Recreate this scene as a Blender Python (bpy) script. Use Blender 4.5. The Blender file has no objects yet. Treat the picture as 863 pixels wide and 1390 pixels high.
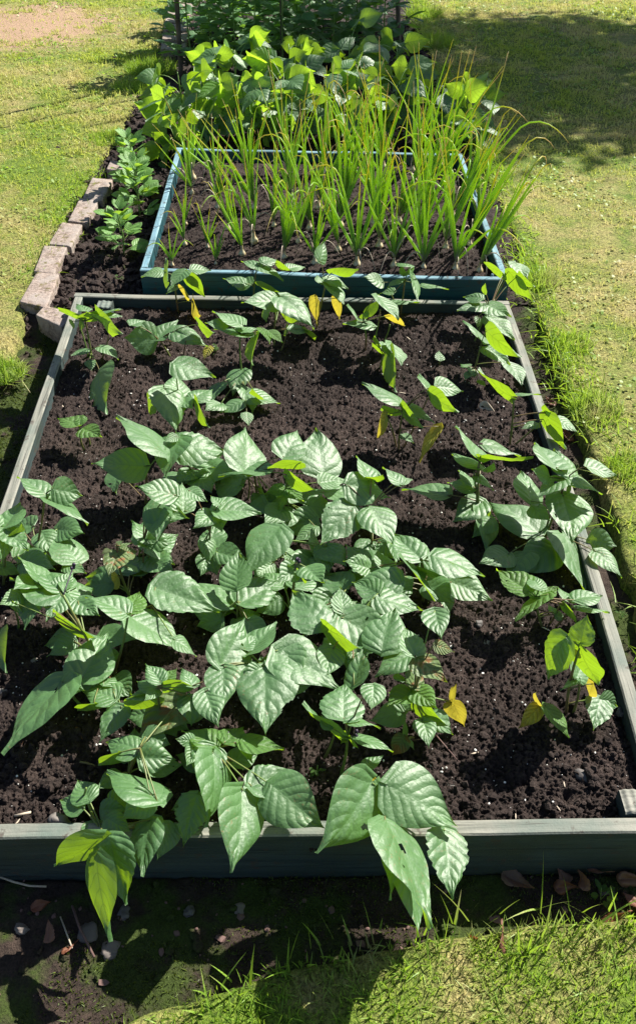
import bpy, math, random
import numpy as np
from mathutils import Vector
random.seed(7)
RNG = np.random.default_rng(7)
S = bpy.context.scene
COL = S.collection
# ------------------------------------------------------------------ camera
F = 1160.0; TH = math.radians(39.6); CAMZ = 1.6
CAM = np.array([0.0, 0.0, CAMZ])
FW = np.array([0, math.cos(TH), -math.sin(TH)]); UPV = np.array([0, math.sin(TH), math.cos(TH)]); RT = np.array([1.0, 0, 0])
def ray(px, py):
    return FW + (px-431.5)/F*RT - (py-650.0)/F*UPV
def P(px, py, h=0.0):
    "the point at height h seen at photo pixel px,py"
    r = ray(px, py); t = (h-CAMZ)/r[2]
    return CAM + r*t
def PY(px, py, Y):
    r = ray(px, py); return CAM + r*(Y/r[1])
def depth(p): return float(np.dot(np.asarray(p)-CAM, FW))
cam = bpy.data.cameras.new('camera'); camo = bpy.data.objects.new('camera', cam); COL.objects.link(camo)
camo.location = CAM; camo.rotation_euler = (math.pi/2-TH, 0, 0)
cam.sensor_fit = 'HORIZONTAL'; cam.sensor_width = 24; cam.lens = 24*F/863
cam.shift_y = -45/863; cam.clip_start = 0.05; cam.clip_end = 500
S.camera = camo
# ------------------------------------------------------------------ light
SUN = np.array([0.542, 0.455, 0.707]); SUN = SUN/np.linalg.norm(SUN)
w = bpy.data.worlds.new("World"); S.world = w; w.use_nodes = True
nt = w.node_tree; bg = nt.nodes['Background']
sky = nt.nodes.new('ShaderNodeTexSky'); sky.sky_type = 'NISHITA'; sky.sun_disc = False
sky.sun_elevation = math.asin(SUN[2]); sky.sun_rotation = math.atan2(SUN[0], SUN[1])
sky.air_density = 1.0; sky.dust_density = 1.0; sky.ozone_density = 1.0
nt.links.new(sky.outputs[0], bg.inputs[0]); bg.inputs[1].default_value = 0.05
sl = bpy.data.lights.new('sun', 'SUN'); sl.energy = 5.0; sl.angle = math.radians(0.5); sl.color = (1, 0.95, 0.86)
so = bpy.data.objects.new('sun', sl); COL.objects.link(so); so.location = (5, 5, 8)
so.rotation_euler = Vector(SUN).to_track_quat('Z', 'Y').to_euler()
S.view_settings.view_transform = 'Standard'; S.view_settings.look = 'None'; S.view_settings.gamma = 1
S.view_settings.exposure = 1.35
S.view_settings.use_curve_mapping = False
S.render.engine = 'CYCLES'
S.cycles.max_bounces = 6; S.cycles.transparent_max_bounces = 4; S.cycles.diffuse_bounces = 3; S.cycles.glossy_bounces = 2
S.cycles.use_denoising = True
# ------------------------------------------------------------------ materials
class NM:
    "tiny node-material helper"
    def __init__(s, name):
        s.m = bpy.data.materials.new(name); s.m.use_nodes = True; s.t = s.m.node_tree
        s.b = s.t.nodes['Principled BSDF']; s.out = s.t.nodes['Material Output']
    def n(s, typ, **kw):
        nd = s.t.nodes.new(typ)
        for k, v in kw.items():
            if k.startswith('i_'):
                nm = k[2:].replace('_', ' ')
                nd.inputs[nm].default_value = v
            else: setattr(nd, k, v)
        return nd
    def l(s, a, b): s.t.links.new(a, b)
    def ramp(s, src, stops):
        r = s.n('ShaderNodeValToRGB'); cr = r.color_ramp
        while len(cr.elements) < len(stops): cr.elements.new(0.5)
        for e, (p, c) in zip(cr.elements, stops):
            e.position = p; e.color = (c[0], c[1], c[2], 1)
        s.l(src, r.inputs[0]); return r.outputs[0]
    def noise(s, scale, detail=4, rough=0.55, vec=None, dist=0):
        nd = s.n('ShaderNodeTexNoise'); nd.inputs['Scale'].default_value = scale
        nd.inputs['Detail'].default_value = detail; nd.inputs['Roughness'].default_value = rough
        nd.inputs['Distortion'].default_value = dist
        if vec is None: vec = s.geo()
        s.l(vec, nd.inputs['Vector']); return nd.outputs[0]
    def geo(s):
        if not hasattr(s, '_g'): s._g = s.n('ShaderNodeNewGeometry').outputs['Position']
        return s._g
    def objc(s):
        if not hasattr(s, '_o'): s._o = s.n('ShaderNodeTexCoord').outputs['Object']
        return s._o
    def math(s, op, a, b=0.0, c=0.0):
        nd = s.n('ShaderNodeMath', operation=op)
        for i, v in enumerate((a, b, c)):
            if isinstance(v, (int, float)): nd.inputs[i].default_value = v
            else: s.l(v, nd.inputs[i])
        return nd.outputs[0]
    def mix(s, f, a, b, blend='MIX'):
        nd = s.n('ShaderNodeMix', data_type='RGBA', blend_type=blend)
        for i, v in ((0, f), (6, a), (7, b)):
            if isinstance(v, (int, float)): nd.inputs[i].default_value = v
            elif isinstance(v, tuple): nd.inputs[i].default_value = (*v, 1)
            else: s.l(v, nd.inputs[i])
        return nd.outputs[2]
    def bump(s, h, strength=0.5, dist=0.01):
        nd = s.n('ShaderNodeBump'); nd.inputs['Strength'].default_value = strength; nd.inputs['Distance'].default_value = dist
        s.l(h, nd.inputs['Height']); return nd.outputs[0]
    def base(s, c):
        if isinstance(c, tuple): s.b.inputs['Base Color'].default_value = (*c, 1)
        else: s.l(c, s.b.inputs['Base Color'])
    def rough(s, v, spec=None):
        if isinstance(v, float): s.b.inputs['Roughness'].default_value = v
        else: s.l(v, s.b.inputs['Roughness'])
        if spec is not None: s.b.inputs['Specular IOR Level'].default_value = spec
    def normal(s, n): s.l(n, s.b.inputs['Normal'])
    def translucent(s, col, fac, nrm=None):
        tr = s.n('ShaderNodeBsdfTranslucent')
        if isinstance(col, tuple): tr.inputs[0].default_value = (*col, 1)
        else: s.l(col, tr.inputs[0])
        if nrm is not None: s.l(nrm, tr.inputs['Normal'])
        mx = s.n('ShaderNodeMixShader')
        if isinstance(fac, float): mx.inputs[0].default_value = fac
        else: s.l(fac, mx.inputs[0])
        s.l(s.b.outputs[0], mx.inputs[1]); s.l(tr.outputs[0], mx.inputs[2]); s.l(mx.outputs[0], s.out.inputs[0])
def vein_fields(m, nv=6.5, slope=0.30):
    "returns (distance-like vein mask 0..1, quilt height) from leaf uv (u along the midrib, v across)"
    uv = m.n('ShaderNodeUVMap'); sep = m.n('ShaderNodeSeparateXYZ'); m.l(uv.outputs[0], sep.inputs[0])
    u = sep.outputs[0]; av = m.math('ABSOLUTE', m.math('SUBTRACT', sep.outputs[1], 0.5)); av = m.math('MULTIPLY', av, 2.0)
    rn = m.n('ShaderNodeObjectInfo').outputs['Random']; wob = m.noise(22, 2, 0.5, m.objc()); wob = m.math('MULTIPLY', m.math('SUBTRACT', wob, 0.5), 0.13)
    t = m.math('SUBTRACT', u, m.math('MULTIPLY', m.math('POWER', av, 1.15), slope)); t = m.math('ADD', t, wob)
    ph = m.math('FRACT', m.math('MULTIPLY', t, m.math('ADD', m.math('MULTIPLY', rn, 2.2), nv-1.3)))
    d = m.math('ABSOLUTE', m.math('SUBTRACT', ph, 0.5))            # 0.5 on a vein, 0 between
    side = m.math('SUBTRACT', 0.5, d)                              # 0 on vein
    quilt = m.math('SINE', m.math('MULTIPLY', side, math.pi))      # 0..1
    near_mid = m.math('MINIMUM', m.math('MULTIPLY', av, 5.0), 1.0)
    quilt = m.math('MULTIPLY', quilt, near_mid)
    veinmask = m.math('SUBTRACT', 1.0, m.math('MINIMUM', m.math('MULTIPLY', m.math('MINIMUM', m.math('MULTIPLY', side, 2.2), m.math('MULTIPLY', av, 3.4)), 7.0), 1.0))
    return veinmask, quilt, u, av
def leaf_mat(name, c0, c1, vein, trans, fac, rough=0.42, blotch=None, spec=0.5, bstr=1.0):
    m = NM(name); vm, q, u, av = vein_fields(m)
    rnd = m.n('ShaderNodeObjectInfo').outputs['Random']
    n1 = m.noise(60, 3, 0.6, m.objc())
    c = m.mix(rnd, c0, c1)
    c = m.mix(m.math('MULTIPLY', n1, 0.45), c, tuple(x*0.62 for x in c0))
    c = m.mix(m.math('MULTIPLY', vm, 0.55), c, vein)
    sp = m.math('MULTIPLY', m.ramp(m.noise(170, 3, 0.6, m.objc()), [(0.60, (0, 0, 0)), (0.66, (1, 1, 1))]), m.ramp(m.noise(11, 2, 0.5, m.objc()), [(0.55, (0, 0, 0)), (0.66, (0.8, 0.8, 0.8))]))
    c = m.mix(sp, c, (0.20, 0.13, 0.05))
    if blotch:
        f = m.ramp(m.noise(38, 3, 0.6, m.objc()), [(0.52, (0, 0, 0)), (0.62, (1, 1, 1))])
        c = m.mix(f, c, blotch)
    if 'yellowing' in name:
        gf = m.ramp(m.noise(24, 3, 0.6, m.objc()), [(0.50, (0, 0, 0)), (0.62, (0.8, 0.8, 0.8))]); c = m.mix(gf, c, (0.20, 0.30, 0.06))
        ed = m.ramp(m.math('ADD', m.math('MULTIPLY', av, m.math('ADD', u, 0.25)), m.math('MULTIPLY', n1, 0.5)), [(1.0, (0, 0, 0)), (1.12, (1, 1, 1))]); ed = m.ramp(m.math('MULTIPLY', m.math('ADD', m.math('MULTIPLY', av, u), n1), 0.6), [(0.72, (0, 0, 0)), (0.80, (0.9, 0.9, 0.9))]); c = m.mix(ed, c, (0.22, 0.11, 0.04))
    m.base(c)
    m.rough(rough, spec); m.b.inputs['IOR'].default_value = 1.58 if name == 'bean leaf' else 1.5
    fine = m.noise(260, 2, 0.5, m.objc())
    vo = m.n('ShaderNodeTexVoronoi'); vo.inputs['Scale'].default_value = 150; m.l(m.objc(), vo.inputs['Vector'])
    h = m.math('ADD', m.math('MULTIPLY', q, 0.75), m.math('MULTIPLY', fine, 0.30))
    h = m.math('SUBTRACT', h, m.math('MULTIPLY', vo.outputs['Distance'], 0.32))
    h = m.math('ADD', h, m.math('MULTIPLY', m.noise(45, 2, 0.5, m.objc()), 0.35))
    nb = m.bump(h, bstr, 0.0035); m.normal(nb)
    tc = m.mix(vm, trans, tuple(x*0.36 for x in trans)); tc = m.mix(m.math('MULTIPLY', m.noise(35, 3, 0.6, m.objc()), 0.6), tc, tuple(x*0.5 for x in trans))
    m.translucent(tc, fac)
    return m.m
M = {}
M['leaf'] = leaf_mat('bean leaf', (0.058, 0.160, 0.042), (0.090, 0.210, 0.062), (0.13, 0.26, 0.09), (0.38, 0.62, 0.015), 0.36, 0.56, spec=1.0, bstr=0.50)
M['young'] = leaf_mat('young and backlit bean leaf', (0.10, 0.22, 0.055), (0.13, 0.25, 0.07), (0.22, 0.34, 0.14), (0.52, 0.82, 0.04), 0.50, 0.50)  # young leaves; its lighter colour also carries the backlight on the far beans
M['yellow'] = leaf_mat('yellowing bean leaf', (0.50, 0.42, 0.06), (0.46, 0.45, 0.08), (0.16, 0.28, 0.05), (0.70, 0.58, 0.05), 0.40, 0.55, blotch=(0.20, 0.16, 0.03))
M['brownedge'] = leaf_mat('browning bean leaf', (0.10, 0.17, 0.06), (0.14, 0.18, 0.07), (0.2, 0.3, 0.12), (0.35, 0.45, 0.03), 0.3, 0.5, blotch=(0.20, 0.09, 0.035))
M['broad'] = leaf_mat('broad bean leaf', (0.08, 0.20, 0.085), (0.12, 0.25, 0.10), (0.1, 0.2, 0.1), (0.32, 0.60, 0.05), 0.42, 0.5, bstr=0.4)
M['broad_lit'] = leaf_mat('sunlit young broad bean leaf', (0.14, 0.30, 0.08), (0.18, 0.35, 0.09), (0.22, 0.38, 0.12), (0.40, 0.65, 0.05), 0.42, 0.5, bstr=0.4)  # brighter copy of the broad bean leaf, sunlight put into its colour
def stem_mat(name, c0, c1):
    m = NM(name); n = m.noise(9, 2)
    m.base(m.ramp(n, [(0.4, c0), (0.62, c1)])); m.rough(0.45); m.translucent(c1, 0.15); return m.m
M['stem'] = stem_mat('bean stem', (0.14, 0.22, 0.05), (0.16, 0.10, 0.05))
M['stem_green'] = stem_mat('green stem', (0.16, 0.30, 0.06), (0.20, 0.32, 0.08))
M['bud'] = stem_mat('dark bud', (0.02, 0.01, 0.03), (0.04, 0.02, 0.05))
def onion_mat():
    m = NM('onion leaf'); uv = m.n('ShaderNodeUVMap'); sep = m.n('ShaderNodeSeparateXYZ'); m.l(uv.outputs[0], sep.inputs[0])
    u = sep.outputs[0]; r = m.n('ShaderNodeObjectInfo').outputs['Random']
    uu = m.math('ADD', u, m.math('MULTIPLY', m.math('SUBTRACT', r, 0.5), 0.22))
    c = m.ramp(uu, [(0.0, (0.42, 0.45, 0.26)), (0.1, (0.20, 0.36, 0.08)), (0.70, (0.24, 0.42, 0.07)), (0.86, (0.45, 0.45, 0.07)), (0.97, (0.60, 0.48, 0.28))])
    t = m.ramp(uu, [(0.0, (0.4, 0.5, 0.2)), (0.1, (0.50, 0.75, 0.06)), (0.70, (0.66, 0.86, 0.05)), (0.86, (0.8, 0.75, 0.05)), (0.97, (0.7, 0.55, 0.28))])
    m.base(c); m.rough(0.38, 0.5); m.translucent(t, 0.5); return m.m
M['onion'] = onion_mat()
def bulb_mat():
    m = NM('onion bulb'); m.base(m.ramp(m.noise(70, 3, 0.6, m.objc()), [(0.35, (0.62, 0.60, 0.42)), (0.6, (0.42, 0.30, 0.14))])); m.rough(0.4); return m.m
M['bulb'] = bulb_mat()
def soil_mat(name, dark, light, scale=1.0, moss=None):
    m = NM(name)
    n1 = m.noise(260*scale, 5, 0.7); n2 = m.noise(45*scale, 4, 0.6); n3 = m.noise(4.5, 4, 0.6)
    f = m.math('ADD', m.math('MULTIPLY', n1, 0.6), m.math('MULTIPLY', n2, 0.4))
    c = m.ramp(f, [(0.36, dark), (0.55, light), (0.70, tuple(x*1.7 for x in light))])
    c = m.mix(m.ramp(n3, [(0.42, (0, 0, 0)), (0.62, (0.75, 0.75, 0.75))]), c, tuple(x*0.42 for x in light))
    if moss:
        mf = m.ramp(m.noise(5.5, 5, 0.65), [(0.47, (0, 0, 0)), (0.56, (1, 1, 1))])
        c = m.mix(mf, c, m.ramp(n1, [(0.35, tuple(x*0.45 for x in moss)), (0.65, moss)]))
    m.base(c); m.rough(0.92, 0.25)
    m.normal(m.bump(m.math('ADD', n1, m.math('MULTIPLY', n2, 1.2)), 0.9, 0.006)); return m.m
M['soil'] = soil_mat('bed soil', (0.010, 0.0068, 0.006), (0.050, 0.035, 0.030))
M['dirt'] = soil_mat('dirt', (0.014, 0.010, 0.008), (0.052, 0.036, 0.028), moss=(0.05, 0.075, 0.014))
def lawn_mat():
    m = NM('lawn turf')
    a = m.noise(1.1, 4, 0.6); b = m.noise(9, 4, 0.65); c = m.noise(120, 4, 0.7)
    green = m.ramp(c, [(0.38, (0.04, 0.07, 0.01)), (0.6, (0.16, 0.23, 0.03))])
    straw = m.ramp(c, [(0.38, (0.13, 0.11, 0.04)), (0.6, (0.38, 0.33, 0.13))])
    f = m.math('ADD', m.math('MULTIPLY', a, 0.55), m.math('MULTIPLY', b, 0.45))
    col = m.mix(m.ramp(f, [(0.44, (0, 0, 0)), (0.60, (1, 1, 1))]), green, straw)
    pt = P(20, 35, 0.05); vd = m.n('ShaderNodeVectorMath', operation='DISTANCE'); m.l(m.geo(), vd.inputs[0]); vd.inputs[1].default_value = tuple(pt)
    dd = m.math('ADD', m.math('MULTIPLY', vd.outputs['Value'], 0.55), m.math('MULTIPLY', b, 0.9))
    col = m.mix(m.ramp(dd, [(0.80, (1, 1, 1)), (0.98, (0, 0, 0))]), col, (0.34, 0.23, 0.15))
    m.base(col); m.rough(0.9, 0.2); m.normal(m.bump(c, 1.0, 0.012)); return m.m
M['lawn'] = lawn_mat()
def grass_mat(name, g0, g1, straw, lo, hi, fac=0.4):
    m = NM(name)
    a = m.noise(1.1, 4, 0.6); b = m.noise(9, 4, 0.65); c = m.noise(300, 2, 0.7)
    f = m.math('ADD', m.math('MULTIPLY', a, 0.5), m.math('MULTIPLY', b, 0.35)); f = m.math('ADD', f, m.math('MULTIPLY', c, 0.15))
    g = m.ramp(c, [(0.38, g0), (0.6, g1)])
    k = m.ramp(f, [(lo, (0, 0, 0)), (hi, (1, 1, 1))])
    col = m.mix(k, g, straw)
    m.base(col); m.rough(0.5, 0.35)
    tc = m.mix(k, (g1[0]*1.7, g1[1]*1.6, g1[2]*0.9), straw)
    m.translucent(tc, fac); return m.m
M['grass'] = grass_mat('grass blades', (0.12, 0.20, 0.02), (0.33, 0.42, 0.075), (0.60, 0.52, 0.24), 0.41, 0.60, 0.40)
M['lush'] = grass_mat('lush grass blades', (0.10, 0.19, 0.02), (0.24, 0.38, 0.05), (0.42, 0.37, 0.19), 0.50, 0.62, 0.36)
M['mossblade'] = grass_mat('moss shoots', (0.035, 0.06, 0.008), (0.08, 0.11, 0.015), (0.16, 0.12, 0.04), 0.58, 0.70, 0.25)
def wood_mat(name, c0, c1, stain, rough=0.8, axis_scale=(3, 60, 60), stops=(0.35, 0.65)):
    m = NM(name); mp = m.n('ShaderNodeMapping'); mp.inputs['Scale'].default_value = axis_scale
    uv = m.n('ShaderNodeUVMap'); m.l(uv.outputs[0], mp.inputs[0])
    g = m.noise(1.0, 6, 0.65, mp.outputs[0], 0.6); s = m.noise(6, 4, 0.6)
    c = m.ramp(g, [(stops[0], c0), (stops[1], c1)])
    c = m.mix(m.ramp(s, [(0.46, (0, 0, 0)), (0.66, (0.85, 0.85, 0.85))]), c, stain)
    mp2 = m.n('ShaderNodeMapping'); mp2.inputs['Scale'].default_value = (axis_scale[0]*1.3, axis_scale[1]*2.6, 1); m.l(uv.outputs[0], mp2.inputs[0])
    ck = m.ramp(m.noise(1.0, 3, 0.5, mp2.outputs[0], 1.0), [(0.60, (0, 0, 0)), (0.66, (0.75, 0.75, 0.75))]); c = m.mix(ck, c, tuple(x*0.35 for x in c0))
    sf = m.ramp(m.noise(30, 4, 0.7), [(0.58, (0, 0, 0)), (0.66, (0.8, 0.8, 0.8))]); c = m.mix(sf, c, (0.06, 0.042, 0.034))
    fine = m.noise(220, 3, 0.6); c = m.mix(m.math('MULTIPLY', fine, 0.35), c, tuple(x*0.5 for x in c0))
    m.base(c); m.rough(rough, 0.35); m.normal(m.bump(m.math('ADD', g, m.math('MULTIPLY', fine, 0.3)), 0.7, 0.003)); return m.m
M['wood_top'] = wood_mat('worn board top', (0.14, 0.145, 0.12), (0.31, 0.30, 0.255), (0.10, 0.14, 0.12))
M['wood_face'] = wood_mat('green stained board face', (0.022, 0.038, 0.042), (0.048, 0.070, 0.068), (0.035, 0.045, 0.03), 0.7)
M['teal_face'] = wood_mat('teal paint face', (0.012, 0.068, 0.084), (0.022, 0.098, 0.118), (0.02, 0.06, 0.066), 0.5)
M['teal_sheen_top'] = wood_mat('teal paint top with sun sheen', (0.13, 0.25, 0.31), (0.24, 0.38, 0.43), (0.10, 0.18, 0.21), 0.45)  # same paint as the face, sun sheen on the tops put into paler colour
M['pole'] = wood_mat('weathered pole', (0.10, 0.075, 0.06), (0.20, 0.16, 0.13), (0.06, 0.05, 0.04), 0.85, (4, 20, 20))
def brick_mat():
    m = NM('old brick'); n = m.noise(70, 5, 0.7); n2 = m.noise(14, 4, 0.6)
    c = m.ramp(n, [(0.35, (0.12, 0.09, 0.075)), (0.62, (0.33, 0.265, 0.225))])
    c = m.mix(m.ramp(n2, [(0.46, (0, 0, 0)), (0.62, (1, 1, 1))]), c, (0.27, 0.23, 0.205))
    c = m.mix(m.ramp(m.noise(22, 4, 0.7), [(0.56, (0, 0, 0)), (0.64, (0.9, 0.9, 0.9))]), c, (0.10, 0.085, 0.025))
    m.base(c); m.rough(0.9, 0.3); m.normal(m.bump(m.math('ADD', n, n2), 0.8, 0.006)); return m.m
M['brick'] = brick_mat()
def dead_mat():
    m = NM('dead leaf'); r = m.n('ShaderNodeObjectInfo').outputs['Random']; n = m.noise(50, 4, 0.6)
    c = m.ramp(r, [(0.0, (0.15, 0.06, 0.035)), (0.4, (0.26, 0.085, 0.04)), (0.7, (0.20, 0.125, 0.09)), (1.0, (0.30, 0.15, 0.08))])
    c = m.mix(m.math('MULTIPLY', n, 0.7), c, (0.07, 0.035, 0.02)); m.base(c); m.rough(0.6); m.normal(m.bump(n, 0.6, 0.004)); m.translucent((0.45, 0.15, 0.05), 0.2); return m.m
M['dead'] = dead_mat()
def stone_mat():
    m = NM('stone'); r = m.n('ShaderNodeObjectInfo').outputs['Random']; n = m.noise(60, 4)
    c = m.ramp(r, [(0.0, (0.15, 0.135, 0.12)), (0.5, (0.07, 0.065, 0.065)), (1.0, (0.20, 0.165, 0.14))])
    c = m.mix(m.math('MULTIPLY', n, 0.5), c, (0.12, 0.10, 0.09)); m.base(c); m.rough(0.7); m.normal(m.bump(n, 0.5, 0.003)); return m.m
M['stone'] = stone_mat()
def flat_mat(name, c, rough=0.8):
    m = NM(name); n = m.noise(80, 3); m.base(m.mix(m.math('MULTIPLY', n, 0.6), c, tuple(x*0.5 for x in c))); m.rough(rough); return m.m
M['perlite'] = flat_mat('perlite', (0.75, 0.74, 0.70))
M['straw'] = flat_mat('dry straw', (0.50, 0.42, 0.32))
M['twig'] = flat_mat('twig', (0.14, 0.08, 0.07))
M['bark'] = flat_mat('bark', (0.12, 0.09, 0.06))
M['treeleaf'] = leaf_mat('tree leaf', (0.04, 0.10, 0.02), (0.06, 0.14, 0.03), (0.1, 0.2, 0.05), (0.2, 0.4, 0.02), 0.3)
# ------------------------------------------------------------------ mesh helpers
class MB:
    def __init__(s): s.v = []; s.f = []; s.uv = []; s.mi = []; s.n = 0
    def add(s, V, Fc, UV=None, mi=0):
        V = np.asarray(V, float); s.v.append(V)
        for i, f in enumerate(Fc):
            s.f.append(tuple(int(k)+s.n for k in f))
            s.uv.append([(0, 0)]*len(f) if UV is None else [tuple(UV[int(k)]) for k in f])
            s.mi.append(mi)
        s.n += len(V)
    def build(s, name, mats, parent=None, smooth=True, origin=None):
        V = np.concatenate(s.v)
        if parent is not None: V = V - np.array(parent.matrix_basis.translation) if parent.parent is None else V - np.array(parent.parent.matrix_basis.translation)
        elif origin is not None: V = V - np.asarray(origin)
        me = bpy.data.meshes.new(name); me.from_pydata(V.tolist(), [], s.f)
        uvl = me.uv_layers.new(name='UVMap'); flat = [c for f in s.uv for p in f for c in p]
        uvl.data.foreach_set('uv', flat)
        if not isinstance(mats, (list, tuple)): mats = [mats]
        for m in mats: me.materials.append(m)
        me.polygons.foreach_set('material_index', s.mi)
        me.polygons.foreach_set('use_smooth', [smooth]*len(s.f)); me.update()
        o = bpy.data.objects.new(name, me); COL.objects.link(o)
        if parent is not None: o.parent = parent
        elif origin is not None: o.location = origin
        return o
def tag(o, label=None, cat=None, group=None, kind=None):
    if label: o['label'] = label
    if cat: o['category'] = cat
    if group: o['group'] = group
    if kind: o['kind'] = kind
    return o
def empty(name, loc, label, cat, group=None):
    o = bpy.data.objects.new(name, None); o.location = tuple(float(x) for x in loc); COL.objects.link(o); o.empty_display_size = 0.05
    return tag(o, label, cat, group)
def unit(a): a = np.asarray(a, float); return a/(np.linalg.norm(a)+1e-12)
def tube(mb, pts, rad, n=6, mi=0, cap=True):
    pts = np.asarray(pts, float); k = len(pts); rad = np.broadcast_to(np.asarray(rad, float), (k,))
    V = []; UV = []; ref = None
    for i in range(k):
        t = unit(pts[min(i+1, k-1)]-pts[max(i-1, 0)])
        if ref is None: ref = np.array([0, 0, 1.0]) if abs(t[2]) < 0.9 else np.array([1.0, 0, 0])
        a = unit(np.cross(t, ref)); b = np.cross(t, a); ref = np.cross(a, t)
        for j in range(n):
            an = 2*math.pi*j/n; V.append(pts[i]+rad[i]*(math.cos(an)*a+math.sin(an)*b)); UV.append((i/(k-1), j/n))
    Fc = [(i*n+j, i*n+(j+1) % n, (i+1)*n+(j+1) % n, (i+1)*n+j) for i in range(k-1) for j in range(n)]
    if cap: Fc += [tuple(range(n))[::-1], tuple((k-1)*n+j for j in range(n))]
    mb.add(V, Fc, UV, mi)
def bez(p0, p1, p2, n=8):
    t = np.linspace(0, 1, n)[:, None]; return (1-t)**2*p0+2*t*(1-t)*p1+t*t*p2
def hash2(ix, iy, seed):
    h = (ix.astype(np.int64)*374761393+iy.astype(np.int64)*668265263+seed*1442695041) & 0xffffffff
    h = ((h ^ (h >> 13))*1274126177) & 0xffffffff; h = h ^ (h >> 16); return (h & 0xffff)/65535.0
def vnoise(x, y, seed=0):
    ix = np.floor(x); iy = np.floor(y); fx = x-ix; fy = y-iy; fx = fx*fx*(3-2*fx); fy = fy*fy*(3-2*fy)
    a = hash2(ix, iy, seed); b = hash2(ix+1, iy, seed); c = hash2(ix, iy+1, seed); d = hash2(ix+1, iy+1, seed)
    return (a*(1-fx)+b*fx)*(1-fy)+(c*(1-fx)+d*fx)*fy
def fbm(x, y, s, octv=4, seed=0):
    r = 0; a = 1; t = 0
    for o in range(octv): r = r+a*vnoise(x*s, y*s, seed+o*17); t += a; a *= 0.55; s *= 2.03
    return r/t
ICO_V = None
def ico():
    global ICO_V, ICO_F
    if ICO_V is None:
        import bmesh
        bm = bmesh.new(); bmesh.ops.create_icosphere(bm, subdivisions=1, radius=1)
        ICO_V = np.array([v.co[:] for v in bm.verts]); ICO_F = [[v.index for v in f.verts] for f in bm.faces]; bm.free()
    return ICO_V, ICO_F
def ico2():
    import bmesh
    bm = bmesh.new(); bmesh.ops.create_icosphere(bm, subdivisions=3, radius=1)
    V = np.array([v.co[:] for v in bm.verts]); Fc = [[v.index for v in f.verts] for f in bm.faces]; bm.free(); return V, Fc
def fast_mesh(name, V, Fq, mats, kind=None, smooth=False):
    "V (n,3), Fq (m,k) fixed-size faces"
    me = bpy.data.meshes.new(name); n = len(V); m, k = Fq.shape
    me.vertices.add(n); me.vertices.foreach_set('co', np.asarray(V, np.float32).ravel())
    me.loops.add(m*k); me.loops.foreach_set('vertex_index', Fq.astype(np.int32).ravel())
    me.polygons.add(m); me.polygons.foreach_set('loop_start', np.arange(0, m*k, k, dtype=np.int32))
    me.update(calc_edges=True); me.polygons.foreach_set('use_smooth', [smooth]*m)
    me.materials.append(mats); o = bpy.data.objects.new(name, me); COL.objects.link(o)
    if kind: o['kind'] = kind
    return o
def box_between(mb, p0, p1, inward, t, z0, z1, mi_face=0, mi_top=1, bow=0.0, ch=0.003):
    "a board from p0 to p1 (outer top edge), thickness t towards inward, chamfered, slightly wavy"
    p0 = np.array(p0[:2]); p1 = np.array(p1[:2]); d = p1-p0; L = np.linalg.norm(d); d /= L
    inn = np.asarray(inward[:2], float); inn = unit(inn-d*np.dot(inn, d)); n = 24; V = []; UV = []
    prof = [(0, z0), (0, z1-ch), (ch, z1), (t-ch, z1), (t, z1-ch), (t, z0)]
    for i in range(n+1):
        s = i/n; b = bow*math.sin(math.pi*s); q = p0+d*L*s-inn*b; wz = 0.0015*math.sin(7*s+p0[0]*9)+0.0012*math.sin(19*s+p0[1]*5)
        for (a, z) in prof:
            r = q+inn*a; V.append((r[0], r[1], z+(wz if z > z0 else 0))); 
            UV.append((s*L, a+z))
    k = len(prof)
    for i in range(n):
        for j in range(k):
            f = (i*k+j, i*k+(j+1) % k, (i+1)*k+(j+1) % k, (i+1)*k+j)
            mb.add([V[q] for q in f], [(0, 1, 2, 3)], [UV[q] for q in f], mi_top if j in (1, 2, 3) else mi_face)
    mb.add([V[q] for q in range(k)], [tuple(range(k))[::-1]], [UV[q] for q in range(k)], mi_face)
    mb.add([V[n*k+q] for q in range(k)], [tuple(range(k))], [UV[n*k+q] for q in range(k)], mi_face)
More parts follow.
